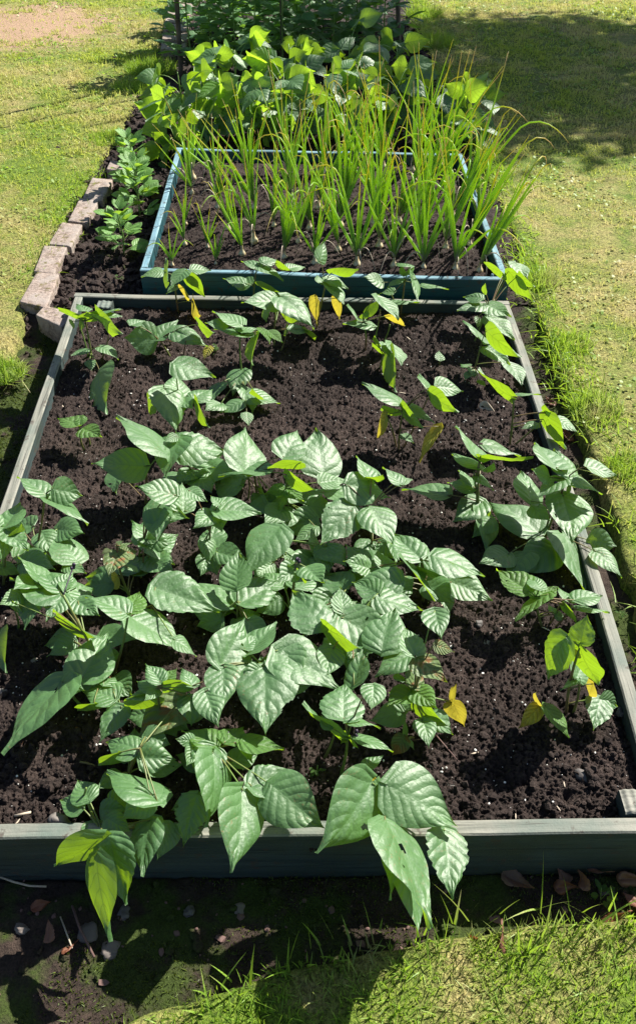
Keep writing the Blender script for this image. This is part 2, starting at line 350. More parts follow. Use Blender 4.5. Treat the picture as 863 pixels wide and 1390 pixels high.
# ------------------------------------------------------------------ leaves
SOIL1 = 0.112; SOIL2 = 0.162
def leaf_mesh(mb, B, axis, nrm, L, W, droop=0.12, fold=0.12, curl=0.05, holes=(), rag=0, nu=12, nv=8, seed=None, twist=0.0, mi=0, shape='bean'):
    r = random.Random(seed if seed is not None else random.random())
    if holes or rag: nu, nv = 30, 24
    X = unit(axis); Z = unit(nrm-X*np.dot(nrm, X)); Y = np.cross(Z, X)
    u = np.linspace(0, 1, nu+1)[:, None]; v = np.linspace(-1, 1, nv+1)[None, :]
    if shape == 'bean':
        hw = np.sin(np.pi*np.clip(u, 0, 1)**0.56)**(0.62+0.75*u)
        back = 0.10*(np.abs(v)**1.6)*(1-u)**5
    elif shape == 'oval':
        hw = np.sin(np.pi*u**0.85)**0.62; back = 0*v*u
    else:
        hw = np.sin(np.pi*u**0.75)**0.9; back = 0*v*u
    asym = 1+0.10*np.sign(v)*r.uniform(-1, 1)
    x = u*L-back*L; y = v*hw*W/2*asym
    ph1, ph2, ph3 = r.uniform(0, 6), r.uniform(0, 6), r.uniform(0, 6)
    d = droop*r.uniform(0.5, 2.1); fo = fold*r.uniform(0.3, 1.6); cu = curl
    z = -d*L*u**2.2 + fo*np.abs(y) - 0.7*fo*(np.abs(v)**3)*hw*W/2*1.2
    if shape == 'bean':
        o1, o2 = r.uniform(0, 90), r.uniform(0, 90); uu_, vv_ = u+0*v, v+0*u
        z = z + 0.045*L*(fbm(uu_+o1, vv_*.45+o2, 6.5, 2, 3)-0.5)*np.clip(np.abs(v)*3, 0, 1)
    z = z + cu*W*0.5*np.sin(u*5.1+ph1+1.3*np.sign(v))*np.abs(v)**2*hw + 0.03*L*np.sin(3.1*u+2.2*v+ph2)
    y = y + 0.025*L*np.sin(u*3.0+ph3)*u      # sideways sweep of the tip
    if rag: y = y*(1-rag*0.22*np.abs(v)**4*np.abs(np.sin(u*23+ph1)+0.6*np.sin(u*47+ph2)))
    tw = twist*r.uniform(-1, 1)*u
    y2 = y*np.cos(tw)-z*np.sin(tw); z2 = y*np.sin(tw)+z*np.cos(tw)
    # keep the tip near where it was asked for
    V = B + x[..., None]*X + y2[..., None]*Y + z2[..., None]*Z + (u[..., None]*d*L*0.6)*Z
    V = V.reshape(-1, 3); UV = np.stack(np.broadcast_arrays(u, v*0.5+0.5), -1).reshape(-1, 2)
    Fc = []
    for i in range(nu):
        for j in range(nv):
            cu_, cv = (i+0.5)/nu, (j+0.5)/nv*2-1
            if any(((cu_-h[0])*1.6)**2+((cv-h[1])*0.8)**2 < h[2]**2*(1+0.25*math.sin(9*math.atan2(cv-h[1], cu_-h[0]))) for h in holes): continue
            a = i*(nv+1)+j; Fc.append((a, a+nv+1, a+nv+2, a+1))
    mb.add(V, Fc, UV, mi)
HALF = unit(SUN+np.array([0, -0.62, 0.78]))
def solve(bx, by, tx, ty, wpx, k, h, zmin, lift=None):
    B = P(bx, by, h); best = None
    ratio = {'n': 0.55}.get(k, 0.80)
    for dz in (np.linspace(-0.10, 0.05, 13) if lift is None else [lift]):
        hz = h+dz
        if hz < zmin: continue
        T = P(tx, ty, hz); ax = T-B; L = np.linalg.norm(ax)
        if L < 1e-4: continue
        a = ax/L; C = (B+T)/2; D = depth(C); wa = wpx*D/F
        view = unit(CAM-C); nv_ = unit(view-a*np.dot(view, a)); b = np.cross(nv_, a)
        W = max(wa, L*ratio*0.97)
        if W > 1.15*L: pen = 2.0*(W/L-1.15)
        else: pen = 0
        if k == 'e': W = min(W, L*.6)
        phi = math.acos(min(1, wa/W))
        phi = min(phi, math.radians(78)); W = max(wa, min(W, wa/max(0.2, math.cos(phi))))
        for s in (-1, 1):
            n = nv_*math.cos(phi)+b*math.sin(phi)*s
            sc = 0
            if k in 'g': sc = 1.3*np.dot(n, HALF)
            elif k in 'yY': sc = -0.9*np.dot(n, SUN)
            elif k in 'd': sc = 0.7*n[2]
            else: sc = 0.8*n[2]+0.2*np.dot(n, SUN)
            sc -= 2.2*abs(dz+0.015)+pen+3.0*max(0, L-0.13)
            if best is None or sc > best[0]: best = (sc, B, ax, n, L, W)
    if best is None: return solve(bx, by, tx, ty, wpx, k, h, zmin, lift=0.0)
    return best[1:]
MATK = {'g': 'leaf', 'd': 'leaf', 'm': 'leaf', 'y': 'leaf', 'Y': 'yellow', 'b': 'brownedge', 'v': 'young', 'e': 'leaf'}
PLANTS = []
def plant(label, sx, sy, nx, ny, leaves, soil=SOIL1, hmax=0.26, extra=(), name='bean_plant', group='dwarf bean plants growing in the front bed', cat='bean plant', hfix=None, cam_pull=0.0, bud=None):
    B0 = P(sx, sy, soil-0.006); Ys = B0[1]
    root = empty(name, B0, label, cat, group)
    N = PY(nx, ny, Ys-cam_pull); N[2] = min(max(N[2], soil+0.03), soil+hmax)
    N = P(nx, ny, N[2]) if True else N
    sm = MB()
    mid = (B0+N)/2+np.array([random.uniform(-.012, .012), random.uniform(-.01, .01), 0.01])
    tube(sm, bez(B0, mid, N, 8), np.linspace(0.0034, 0.0024, 8), 6)
    for e in extra:      # further stems: (x0,y0,x1,y1)
        a = P(e[0], e[1], soil-0.004); b = PY(e[2], e[3], a[1]); b[2] = min(max(b[2], soil+0.02), soil+hmax)
        s2 = MB(); tube(s2, bez(a, (a+b)/2+np.array([0.008, 0, 0.005]), b, 7), np.linspace(0.003, 0.002, 7), 6); s2.build('stem', M['stem'], root)
    if -10 < sx < 620 and 640 < sy < 1110 and len(leaves) > 3 and not (sx > 350 and sy > 1030):      # lower leaves that fill the shade inside the cluster
        rl = random.Random(int(sx*sy)); cx = (sx+nx)/2; cy = (sy+ny)/2
        leaves = list(leaves)
        for q in range(6 if sy > 830 and sx < 430 else 4):
            a_ = rl.uniform(0, 6.28); d_ = rl.uniform(8, 26); e_ = rl.uniform(34, 50)
            leaves.append((cx+d_*math.cos(a_), cy+d_*math.sin(a_)*.7, cx+(d_+e_)*math.cos(a_), cy+(d_+e_)*math.sin(a_)*.75, rl.uniform(28, 40), 'd', dict(h=rl.uniform(.035, .075))))
    for lf in leaves:
        bx, by, tx, ty, w, k = lf[:6]; opt = lf[6] if len(lf) > 6 else {}
        h = opt.get('h')
        if h is None:
            q = PY(bx, by, Ys-cam_pull); h = min(max(q[2], soil+0.045), soil+hmax)
            if hfix: h = soil+hfix
            if k in 'gy': h += 0.004
        else: h = soil+h
        zm = opt.get('zmin', soil+0.012)
        Bp, ax, n, L, W = solve(bx, by, tx, ty, w, k, h, zm, opt.get('lift'))
        if w > 26 and 'holes' not in opt and (int(bx*5+by*3) % 9) == 0:
            rh = random.Random(int(bx+ty)); opt = dict(opt); opt['holes'] = [(rh.uniform(.3, .75), rh.uniform(-.8, .8), rh.uniform(.03, .06)) for _ in range(rh.choice((1, 2)))]
        if w > 26 and (int(bx*3+ty*7) % 6) == 0 and 'rag' not in opt: opt = dict(opt); opt['rag'] = .35
        mb = MB(); thin = w < 11
        leaf_mesh(mb, Bp, ax, n, L, W, droop=0.10 if not thin else 0.05, fold=0.16, curl=opt.get('curl', 0.05), holes=opt.get('holes', ()), rag=opt.get('rag', 0),
                  seed=int(bx*7+by*13+tx), twist=0.25, nu=14 if w > 20 else 9, nv=10 if w > 20 else 6)
        mat = M[opt.get('mat', MATK[k])]
        o = mb.build('leaf', mat, root)
        so_ = o.modifiers.new('thickness', 'SOLIDIFY') if False else None
        if opt.get('label'): o['label'] = opt['label']
        # petiole
        if np.linalg.norm(Bp-N) > 0.006:
            c = (N+Bp)/2; c[2] = max(N[2], Bp[2])-0.004 if Bp[2] > N[2]-0.03 else (N[2]+Bp[2])/2
            src = N
            if Bp[2] < N[2]-0.04:     # leaves below the node leave the stem lower down
                f = max(0.15, min(0.9, (Bp[2]-B0[2])/(N[2]-B0[2]+1e-6)-0.12)); src = (1-f)**2*B0+2*f*(1-f)*mid+f*f*N; c = (src+Bp)/2; c[2] += 0.008
            pm = MB(); tube(pm, bez(src, c, Bp+unit(ax)*0.002, 7), np.linspace(0.0019, 0.0012, 7), 5); pm.build('petiole', M['stem'], o)
    if bud:
        q = P(bud[0], bud[1], N[2]); V, Fc = ico()
        bm_ = MB(); 
        for i in range(4):
            bm_.add(V*np.array([.004, .004, .006])*random.uniform(.7, 1.1)+q+np.array([random.uniform(-.004, .004), random.uniform(-.004, .004), random.uniform(-.003, .006)]), Fc)
        tube(bm_, bez(N, (N+q)/2, q, 4), 0.0014, 5)
        bm_.build('flower_bud', M['bud'], root)
    sm.build('stem', M['stem'], root)
    PLANTS.append(root); return root
H = lambda **k: k
# ---- back of the front bed, row by row (photo pixels: leaf base, leaf tip, apparent width, kind)
plant('bean plant with curled yellow leaf before the left corner of the teal frame', 242, 424, 237, 374, [
 (222,369,191,373,14,'m'),(228,382,225,349,9,'y'),(251,366,205+27,389,17,'g'),(254,369,277,404,15,'y'),(259,366,287,366,15,'d'),(249,390,254,410,9,'Y'),(262,409,270,431,13,'Y',H(label='yellow leaf with brown edge')),(240,388,225,398,9,'d')])
plant('bean plant with two broad puckered leaves behind the half-shaded heart leaves at left', 233, 488, 217, 462, [
 (211,462,168,457,46,'g'),(213,461,240,432,26,'g'),(236,450,282,468,28,'g'),(270,440,289,453,12,'y'),(178,441,197,434,14,'g'),(285,470,276,488,12,'Y')], extra=[(243,500,252,462)])
plant('bean plant with bright young top leaves by the loose brick and left board', 126, 492, 116, 434, [
 (108,427,79,421,12,'y'),(114,434,140,421,17,'y'),(134,426,162,456,18,'y'),(134,426,164,418,6,'m'),(140,428,166,428,8,'g'),(118,422,104,412,14,'g'),(98,435,99,447,8,'y'),(120,474,96,482,10,'m'),
 (136,470,162,486,16,'m'),(136,504,140,562,38,'d'),(122,489,125,503,16,'d'),(128,430,150,438,14,'y'),(112,436,108,448,9,'y')], extra=[(120,488,107,440),(138,488,148,452)])
plant('small bean seedling with two light green leaves near the left board', 116, 614, 110, 590, [
 (108,577,78,566,24,'v'),(112,582,138,592,26,'v'),(108,577,112,562,16,'v')], extra=[(122,610,118,590)])
plant('bean plant with large half-shaded heart leaves, below the two puckered leaves on the left', 243, 588, 243, 540, [
 (236,494,293,511,34,'g'),(244,541,238,505,34,'d'),(224,527,241,588,48,'g'),(207,540,203,563,17,'y'),(262,541,290,527,24,'d'),(265,545,283,580,12,'y'),(245,541,262,552,20,'d')])
plant('tall stemmed bean plant with narrow pale leaves held level, left of the centre back', 331, 520, 326, 454, [
 (330,441,288,421,15,'g'),(308,442,278,437,14,'g'),(340,456,290,444,12,'g'),(322,448,354,446,10,'g'),(346,454,339,495,16,'v'),(364,449,384,463,13,'v'),(356,446,367,465,12,'v'),(331,502,314,535,30,'g'),
 (333,537,381,546,26,'d'),(331,525,343,560,24,'d'),(330,545,298,560,16,'g'),(335,560,337,578,18,'d'),(298,520,288,545,20,'d'),(300,548,280,556,20,'d'),(350,540,342,528,12,'y')], extra=[(337,520,343,466)])
plant('bean plant with a long veined leaf laid over a bright underside, back centre', 372, 474, 374, 414, [
 (376,408,328,409,28,'g'),(377,398,341,381,13,'y',H(h=.10)),(380,402,426,444,30,'g'),(381,409,410,438,20,'y',H(h=.09)),(361,415,361,436,10,'d'),(415,446,428,461,10,'y'),(388,454,390,436,8,'m'),(392,446,423,449,10,'g')],
 extra=[(380,478,388,455)])
plant('bean plant whose pale leaves lie over the teal frame, between onions and front bed', 345, 424, 348, 366, [
 (333,385,302,377,12,'g'),(342,384,315,386,20,'d'),(353,363,327,353,11,'g'),(356,356,377,351,15,'g'),(350,362,386,378,12,'g'),(375,357,396,367,8,'y'),(390,364,414,361,12,'g')])
plant('bean plant with one orange and one mottled yellow leaf at the teal frame', 428, 450, 441, 388, [
 (447,384,468,412,18,'g'),(440,377,473,391,14,'g'),(450,370,485,367,13,'y'),(433,354,441,327,20,'g'),(428,403,428,442,16,'Y',H(label='mottled yellow leaf')),(457,404,459,434,12,'Y',H(label='orange yellow leaf')),(450,388,462,410,14,'d'),(436,385,430,372,10,'g')])
plant('thin bean plant with narrow leaves against the teal face, right of the orange leaf', 543, 430, 549, 381, [
 (519,383,494,375,17,'g'),(572,388,610,391,9,'g'),(531,411,571,409,6,'g'),(561,374,567,406,7,'m'),(545,378,526,390,7,'m'),(547,374,545,359,10,'d'),(557,362,536,357,6,'m'),(552,373,562,360,8,'g'),(536,395,516,397,10,'d')], extra=[(538,425,530,398)])
plant('spindly bean plant with a level pale leaf and a curling yellow one at rear right', 495, 480, 493, 437, [
 (508,442,465,438,12,'g'),(498,428,515,406,14,'y'),(512,401,541,432,13,'g'),(513,404,538,425,13,'y',H(h=.08)),(530,428,548,444,12,'Y'),(484,435,473,413,5,'m'),(492,432,500,420,9,'y')], extra=[(503,482,516,420),(519,468,529,440)])
plant('small bean plant with one drooping lime leaf, alone on bare soil right of centre', 514, 504, 520, 468, [
 (527,478,536,531,24,'y'),(531,466,547,495,18,'m'),(520,465,528,484,15,'m'),(513,470,508,456,8,'y'),(516,474,505,470,8,'y')])
plant('bean plant with a large fallen-over yellow leaf, centre right on bare soil', 541, 616, 547, 558, [
 (544,549,492,518,18,'g'),(582,535,569,506,8,'g'),(592,524,629,530,22,'g'),(582,534,621,561,20,'y'),(540,556,515,558,14,'y'),(545,553,573,583,20,'y'),(548,552,590,572,15,'g'),(525,563,512,595,16,'Y'),(597,578,566,626,21,'Y',H(label='large yellow leaf with brown spots')),
 (545,590,562,600,12,'m')], extra=[(538,612,526,568),(545,612,580,540)])
plant('tiny bean seedling with a single dark leaf on the bare soil', 597, 500, 597, 490, [(597,489,596,475,14,'d')])
plant('bean plant with lime leaves arching over the right corner of the teal frame', 642, 470, 664, 420, [
 (684,371,655,358,13,'y',H(h=.2)),(689,368,723,411,20,'y',H(h=.2)),(704,373,724,391,11,'y',H(h=.2)),(700,356,716,378,18,'m',H(h=.18)),(656,414,620,420,18,'g'),(655,405,628,402,14,'d'),(659,413,693,429,24,'d'),(662,430,700,460,27,'g'),
 (657,398,658,384,8,'y'),(648,430,648,446,8,'d')], extra=[(655,445,682,374)])
plant('bean plant with one broad lime leaf beside the rear of the right board', 639, 516, 652, 470, [
 (661,447,704,488,25,'y'),(656,465,630,432,11,'g'),(658,472,693,493,22,'d'),(690,492,711,521,20,'g'),(641,505,630,515,12,'d'),(640,500,645,512,12,'d'),(636,498,624,494,8,'d'),(650,516,658,524,8,'y')])
plant('bean plant with a single long lime leaf touching the right board', 691, 608, 697, 540, [
 (696,537,646,504,17,'y'),(700,536,734,534,5,'m'),(742,560,765,612,25,'y'),(752,568,785,586,13,'m'),(730,575,707,580,13,'g'),(742,560,738,548,10,'y')], extra=[(697,605,738,568)])
plant('bushy bean plant with a pointed lime leaf, right of centre', 652, 712, 650, 628, [
 (652,624,619,576,18,'g'),(655,603,707,618,18,'g',H(h=.13)),(652,618,723,626,15,'y'),(650,636,613,614,18,'d'),(640,660,624,636,14,'m'),(645,645,670,665,14,'d'),(608,672,545,660,24,'d'),(645,662,606,654,22,'d'),
 (655,680,614,708,40,'d'),(668,706,640,728,28,'d'),(660,640,672,628,12,'y'),(666,690,658,702,8,'y'),(652,690,664,745,22,'d')], extra=[(646,712,643,640)])
plant('tall bean plant with dark bud and many pale leaves sprawling over the right board', 737, 736, 768, 650, [
 (755,635,725,597,26,'g'),(768,646,752,608,30,'g'),(796,633,837,644,20,'g'),(773,651,819,669,18,'g'),(775,655,791,664,9,'y'),(765,649,730,674,27,'g'),(745,648,722,636,20,'g'),(719,681,707,635,28,'g'),(722,688,747,708,25,'d'),
 (765,672,778,736,54,'g'),(799,733,838,742,42,'m'),(808,748,846,782,26,'m'),(762,726,795,806,36,'g'),(732,722,664,676,54,'d'),(752,742,700,776,54,'d'),(716,750,690,790,40,'d'),(690,752,652,764,38,'d'),(775,655,766,672,10,'y')],
 extra=[(735,735,754,660),(712,700,737,676)], bud=(755,657), hmax=.3)
plant('bean plant with three light leaves in a trio, low beside the right board', 737, 856, 727, 811, [
 (717,803,674,771,36,'v'),(727,811,757,795,27,'v'),(745,806,697,840,18,'v'),(775,818,757,796,17,'m'),(780,815,819,806,24,'g'),(783,827,827,830,9,'m'),(766,819,783,850,9,'y'),(753,835,768,840,13,'d'),(752,832,744,820,10,'d'),(733,800,720,780,20,'g')],
 extra=[(742,852,758,824),(750,856,776,822)])
plant('bean plant with lime backlit leaves and a pale lower pair by the right board', 768, 973, 787, 880, [
 (788,873,796,834,37,'y'),(768,867,741,924,41,'y'),(788,878,811,931,31,'y'),(782,921,793,896,28,'g'),(785,922,760,937,14,'g'),(805,928,800,949,18,'Y'),(814,948,806,990,40,'m'),(815,949,840,960,33,'g'),(785,885,773,882,8,'Y'),(768,868,770,900,10,'y')],
 extra=[(776,972,786,925)], soil=SOIL1)
plant('little plant of one folded yellow and one mottled green leaf on soil at right', 760, 984, 738, 962, [
 (731,958,704,990,25,'Y',H(mat='yellow')),(731,957,726,940,9,'Y'),(739,957,774,1000,18,'v')], hmax=.07)
# ---- left side
plant('bean plant with three leaves spread like a propeller by the left board', 47, 758, 61, 672, [
 (63,671,23,645,22,'g'),(73,664,113,672,44,'g'),(64,674,121,710,18,'m'),(104,763,72,722,42,'d'),(88,768,118,776,22,'d'),(50,756,62,748,8,'y')], extra=[(50,760,66,755)])
plant('bean plant cut by the left picture edge, leaves shaded, covering the left board', 4, 800, 8, 719, [
 (6,717,26,682,34,'d'),(9,720,38,747,32,'d'),(7,720,3,765,30,'g'),(-4,768,27,780,22,'v'),(-5,715,-25,690,30,'d'),(14,735,30,712,16,'y')])
plant('bean plant with one very large veined leaf pointing left, above the centre left', 198, 690, 198, 645, [
 (197,632,124,628,50,'g'),(158,640,157,671,28,'d',H(h=.03)),(224,618,162,560,29,'g')], extra=[(196,690,199,640)])
plant('bean plant with a wide folded white-lit leaf, upper centre left', 264, 668, 245, 602, [
 (238,606,314,612,52,'g'),(243,593,222,648,44,'d'),(262,640,240,656,24,'d'),(240,592,222,600,14,'g'),(262,630,292,634,12,'d'),(285,640,262,648,14,'d'),(300,655,314,650,12,'d')])
plant('bean plant with an upright pointed pale leaf, upper middle of the cluster', 350, 686, 345, 640, [
 (336,641,335,577,60,'g'),(367,636,296,645,20,'g'),(385,620,406,581,44,'g'),(437,645,427,577,58,'g'),(352,662,368,690,14,'y'),(350,670,340,684,12,'d')], extra=[(336,680,337,648)])
plant('bean plant with a small young trio of bright leaves and a dark bud, centre', 404, 704, 388, 664, [
 (409,628,362,635,10,'y'),(388,645,428,668,18,'y',H(mat='leaf')),(386,664,359,669,16,'v'),(388,664,412,680,20,'v'),(385,668,373,702,22,'v'),(428,702,384,722,46,'y'),(430,716,400,735,20,'g'),(440,668,492,670,20,'g'),(434,655,470,650,24,'g')],
 bud=(380,626))
plant('bean plant with a half-shaded heart-shaped leaf stack, left of centre', 190, 772, 195, 735, [
 (240,672,184,659,36,'g'),(200,690,256,703,44,'d'),(207,735,181,704,32,'g'),(200,732,234,737,34,'g'),(194,737,238,764,24,'g'),(215,690,214,733,40,'d')], extra=[(188,772,240,690)])
plant('low bean plant of small dark leaves in the shade, left of the white drooping leaf', 283, 775, 285, 722, [
 (250,694,248,653,37,'m'),(290,692,355,694,27,'m'),(300,685,286,672,14,'d'),(291,696,264,716,30,'m'),(295,696,300,722,28,'d'),(280,732,285,764,24,'d'),(255,665,282,680,20,'d'),(276,735,272,750,12,'v')])
plant('bean plant with a pale hanging leaf pointing down to the left, middle of the cluster', 388, 775, 383, 733, [
 (380,716,331,776,56,'g'),(405,760,440,745,26,'g'),(430,765,385,772,40,'d'),(430,760,425,716,18,'g'),(440,745,470,765,34,'m'),(444,740,446,778,38,'m'),(400,750,386,764,30,'d')])
plant('bean plant with a fan of two side leaves and one dark upright leaf', 327, 852, 322, 816, [
 (322,798,322,745,46,'d'),(318,823,254,789,38,'m'),(326,818,383,786,44,'m'),(330,840,356,834,24,'d'),(322,842,312,856,16,'d')])
plant('bean plant with a big oval pale leaf beside the three-leaf fan', 206, 868, 206, 822, [
 (210,797,298,828,58,'g'),(176,836,250,878,46,'g'),(236,868,268,890,20,'g')], hfix=.12)
plant('bean plant with a rounded two-leaf head on a long curved stalk, left', 153, 920, 174, 832, [
 (173,832,117,808,32,'g'),(175,831,190,801,35,'v')])
plant('wilting bean plant with curled tendril and a yellow-brown leaf, between two left clusters', 182, 822, 160, 762, [
 (160,750,146,782,34,'v',H(mat='brownedge')),(165,752,187,748,20,'m',H(mat='brownedge')),(148,746,138,752,8,'b'),(160,742,180,736,8,'b'),(160,782,152,800,18,'Y',H(label='yellow and brown shrivelled leaf')),(174,772,186,768,14,'d'),(158,738,168,734,6,'b')], extra=[(190,790,194,745)])
plant('large sprawling bean plant with a thin reddish stem and a dark bud, at the left', 148, 918, 86, 808, [
 (84,808,14,783,44,'m'),(90,806,127,795,36,'m'),(60,790,25,752,20,'g'),(87,802,52,768,36,'m'),(88,808,62,842,30,'m'),(30,805,-2,822,28,'g'),(45,806,32,854,34,'g'),(76,836,136,872,15,'y'),(105,815,134,836,30,'d'),(78,800,100,775,24,'g'),(50,785,20,800,30,'m'),(20,818,25,838,14,'y')],
 extra=[(25,858,20,830)], bud=(99,770), hmax=.2, hfix=.12)
plant('bean plant with one lime leaf cut by the left edge, above the big dark leaf', 8, 868, 0, 862, [(0,858,4,913,20,'y',H(h=.07)),(-8,860,-20,900,30,'m',H(h=.06))])
plant('bean plant with a broad two-tone leaf in the lower left of the bed', 152, 918, 146, 915, [
 (108,924,148,857,62,'m'),(158,948,111,937,36,'d'),(166,960,134,1008,37,'m'),(128,955,104,966,16,'y'),(140,930,156,918,20,'d')], hfix=.09)
plant('bean plant with a very long dark green leaf with a hole, low at the left', 118, 962, 98, 940, [
 (88,920,3,1023,60,'m',H(holes=[(0.14,0.05,0.085)],label='long dark leaf with a round hole')),(84,926,113,936,40,'d')], hfix=.10)
plant('bean plant with a tuft of small bright leaves at the lower left of the cluster', 228, 1000, 214, 934, [
 (204,943,171,967,30,'y'),(207,940,170,948,20,'m'),(212,934,186,922,26,'m'),(218,926,198,900,30,'d'),(246,926,222,944,30,'y'),(214,936,196,950,18,'d'),(222,928,240,906,20,'v'),(262,932,246,908,20,'m'),(258,945,262,985,40,'d')])
plant('bean plant with a big dark leaf speckled brown, lower left', 172, 1065, 190, 1016, [
 (250,945,181,1013,60,'d',H(mat='brownedge',label='large dark leaf with brown speckles')),(188,1020,144,1004,38,'m'),(190,1030,240,1030,42,'d'),(160,1022,133,1041,18,'y'),(215,1090,146,1044,46,'m'),(206,1082,164,1112,44,'d'),(196,1000,232,1010,40,'d')], hfix=.10)
plant('bean plant hanging over the left of the front board with three lime-green leaves', 117, 1070, 141, 1132, [
 (139,1133,75,1181,50,'y',H(h=.11,zmin=0.05)),(150,1137,171,1230,54,'y',H(h=.10,zmin=0.03,lift=-.075)),(134,1162,145,1281,38,'y',H(h=.09,zmin=0.03,lift=-.085)),(205,1112,192,1190,46,'d',H(h=.06,zmin=0.05)),
 (228,1118,214,1168,42,'d',H(h=.05,zmin=0.05))], extra=[(135,1044,118,1066),(100,1105,117,1070)], hfix=.1)
plant('bean plant with one dark ragged leaf resting on the front board', 296, 1096, 282, 1078, [
 (268,1080,247,1150,54,'d',H(rag=1,h=.07,zmin=0.1)),(262,1090,232,1100,30,'d',H(h=.05))], hfix=.06)
plant('bean plant with three long bright leaves drooping over the middle of the front board', 305, 1062, 291, 1018, [
 (264,1007,238,1003,20,'g'),(290,1014,266,1062,52,'d'),(289,1022,287,1123,52,'g'),(330,1072,321,1185,66,'g',H(zmin=0.08)),(368,1066,440,1126,76,'g',H(zmin=0.10)),(340,1068,399,1044,46,'m'),(326,1007,386,1016,28,'v'),(294,1012,247,989,32,'v'),
 (305,1008,330,984,32,'v'),(326,1008,344,1036,13,'v'),(268,1012,252,1040,28,'d')], bud=(312,1000), hfix=.12)
plant('large bean plant with the broadest deeply veined leaf, middle of the cluster', 372, 960, 352, 900, [
 (359,906,362,996,86,'m',H(holes=[(0.62,0.95,0.12)])),(300,904,336,839,64,'g'),(336,888,374,842,38,'m'),(304,905,303,962,50,'g'),(385,880,402,930,60,'d'),(376,882,464,934,66,'g'),(434,852,396,798,56,'g'),(278,938,296,986,42,'d'),(262,932,246,906,22,'m'),
 (330,880,352,862,26,'d'),(352,908,330,925,30,'d')], hfix=.16, hmax=.2, extra=[(392,842,400,768)])
plant('bean plant with a purple-budded bare stalk rising through the cluster centre', 392, 842, 402, 764, [(408,776,414,792,9,'y'),(400,772,380,790,34,'d'),(415,770,440,790,36,'d'),(398,768,388,758,8,'v')], bud=(405,762))
plant('bean plant with a veined half-shaded leaf pointing right, right side of the cluster', 500, 900, 478, 850, [
 (462,838,542,884,64,'g'),(440,852,490,883,23,'y'),(465,832,463,795,30,'g'),(514,806,478,788,34,'g'),(545,790,480,788,46,'d'),(510,812,575,830,36,'d'),(518,884,535,820,60,'d'),(562,886,508,916,42,'d'),(480,932,492,880,32,'m'),(452,880,440,920,40,'m')], hfix=.15)
plant('bean plant with a pale leaf on a bare upright stem, lower centre of the bed', 462, 1055, 471, 1002, [
 (466,976,468,924,64,'g'),(468,999,409,960,14,'y'),(483,1003,535,1019,15,'g'),(476,1000,481,1015,12,'y'),(469,979,517,985,13,'m'),(507,930,504,964,36,'m'),(448,990,436,970,18,'m'),(470,1003,462,1010,8,'v')], extra=[(440,1030,455,988)], bud=(484,998))
plant('bean plant of small leaves, several with scorched brown edges, right of the cluster', 575, 982, 562, 944, [
 (558,940,524,958,32,'v'),(562,936,592,962,32,'v'),(562,951,609,986,23,'y'),(562,934,562,892,25,'g',H(mat='brownedge')),(565,893,607,926,38,'m',H(mat='brownedge')),(563,889,547,849,34,'g'),(589,876,617,884,20,'g',H(mat='brownedge')),
 (590,828,600,866,38,'d'),(613,953,631,988,28,'Y',H(label='yellow leaf with brown spots')),(612,955,618,928,8,'Y'),(545,925,538,912,16,'m')])
plant('bean plant with overlapping pale rounded leaves, upper right of the cluster', 505, 760, 501, 692, [
 (505,650,485,617,22,'g'),(503,650,521,646,13,'y'),(545,658,521,632,17,'g'),(536,655,560,650,14,'g'),(470,658,531,674,42,'g'),(480,688,433,738,58,'g'),(501,690,534,740,46,'g'),(530,730,538,766,14,'d'),(497,695,487,706,15,'y')], hmax=.2)
plant('bean plant with a large oval pale leaf pointing right over bare soil', 574, 820, 572, 760, [
 (570,758,530,720,36,'g'),(587,756,660,780,41,'g'),(600,766,640,787,12,'y'),(546,757,594,814,15,'g'),(525,772,514,744,25,'g'),(515,782,467,735,46,'d'),(502,772,467,762,28,'g'),(570,775,600,781,9,'y'),(600,800,612,836,22,'m'),
 (612,790,670,812,40,'d'),(566,770,580,786,12,'v'),(540,790,560,800,30,'d')], hmax=.2)
plant('bean plant filling the shade under the cluster with broad dark leaves', 455, 860, 458, 815, [
 (470,800,440,775,44,'d'),(480,790,540,770,44,'d'),(450,810,420,835,44,'d'),(500,830,540,810,44,'d'),(430,830,410,800,36,'g'),(470,870,430,900,50,'d'),(500,860,470,900,44,'d'),(455,835,485,815,30,'g')], hfix=.08)
# ---- the big leaves over the front board
FP = plant('foremost bean plant with very large puckered leaves hanging over the front board', 515, 1085, 519, 1106, [
 (506,1062,434,1160,76,'g',H(h=.13,zmin=.1,holes=[(0.42,0.62,0.075)])),(524,1066,623,1121,84,'g',H(h=.13,zmin=.1)),(522,1118,593,1256,66,'g',H(h=.12,zmin=.04,holes=[(0.28,0.1,0.075),(0.46,-.3,0.03)],label='long hanging leaf with a hole')),
 (604,1126,616,1221,56,'d',H(h=.06,zmin=.03,rag=.6)),(530,1152,532,1223,28,'g',H(h=.08,zmin=.04)),(545,1180,572,1272,42,'d',H(h=.04,zmin=.02)),(495,1042,520,1025,18,'m',H(h=.08)),(508,1055,513,1086,12,'Y',H(h=.06))], hfix=.11, hmax=.12)
plant('shrivelled little bean plant, green and yellow, on bare soil behind the foremost plant', 560, 1006, 552, 1004, [
 (549,1000,532,1028,26,'Y',H(mat='brownedge',h=.05)),(549,1000,550,974,9,'g',H(h=.05)),(551,1003,562,1018,10,'m',H(h=.04))], hfix=.05)
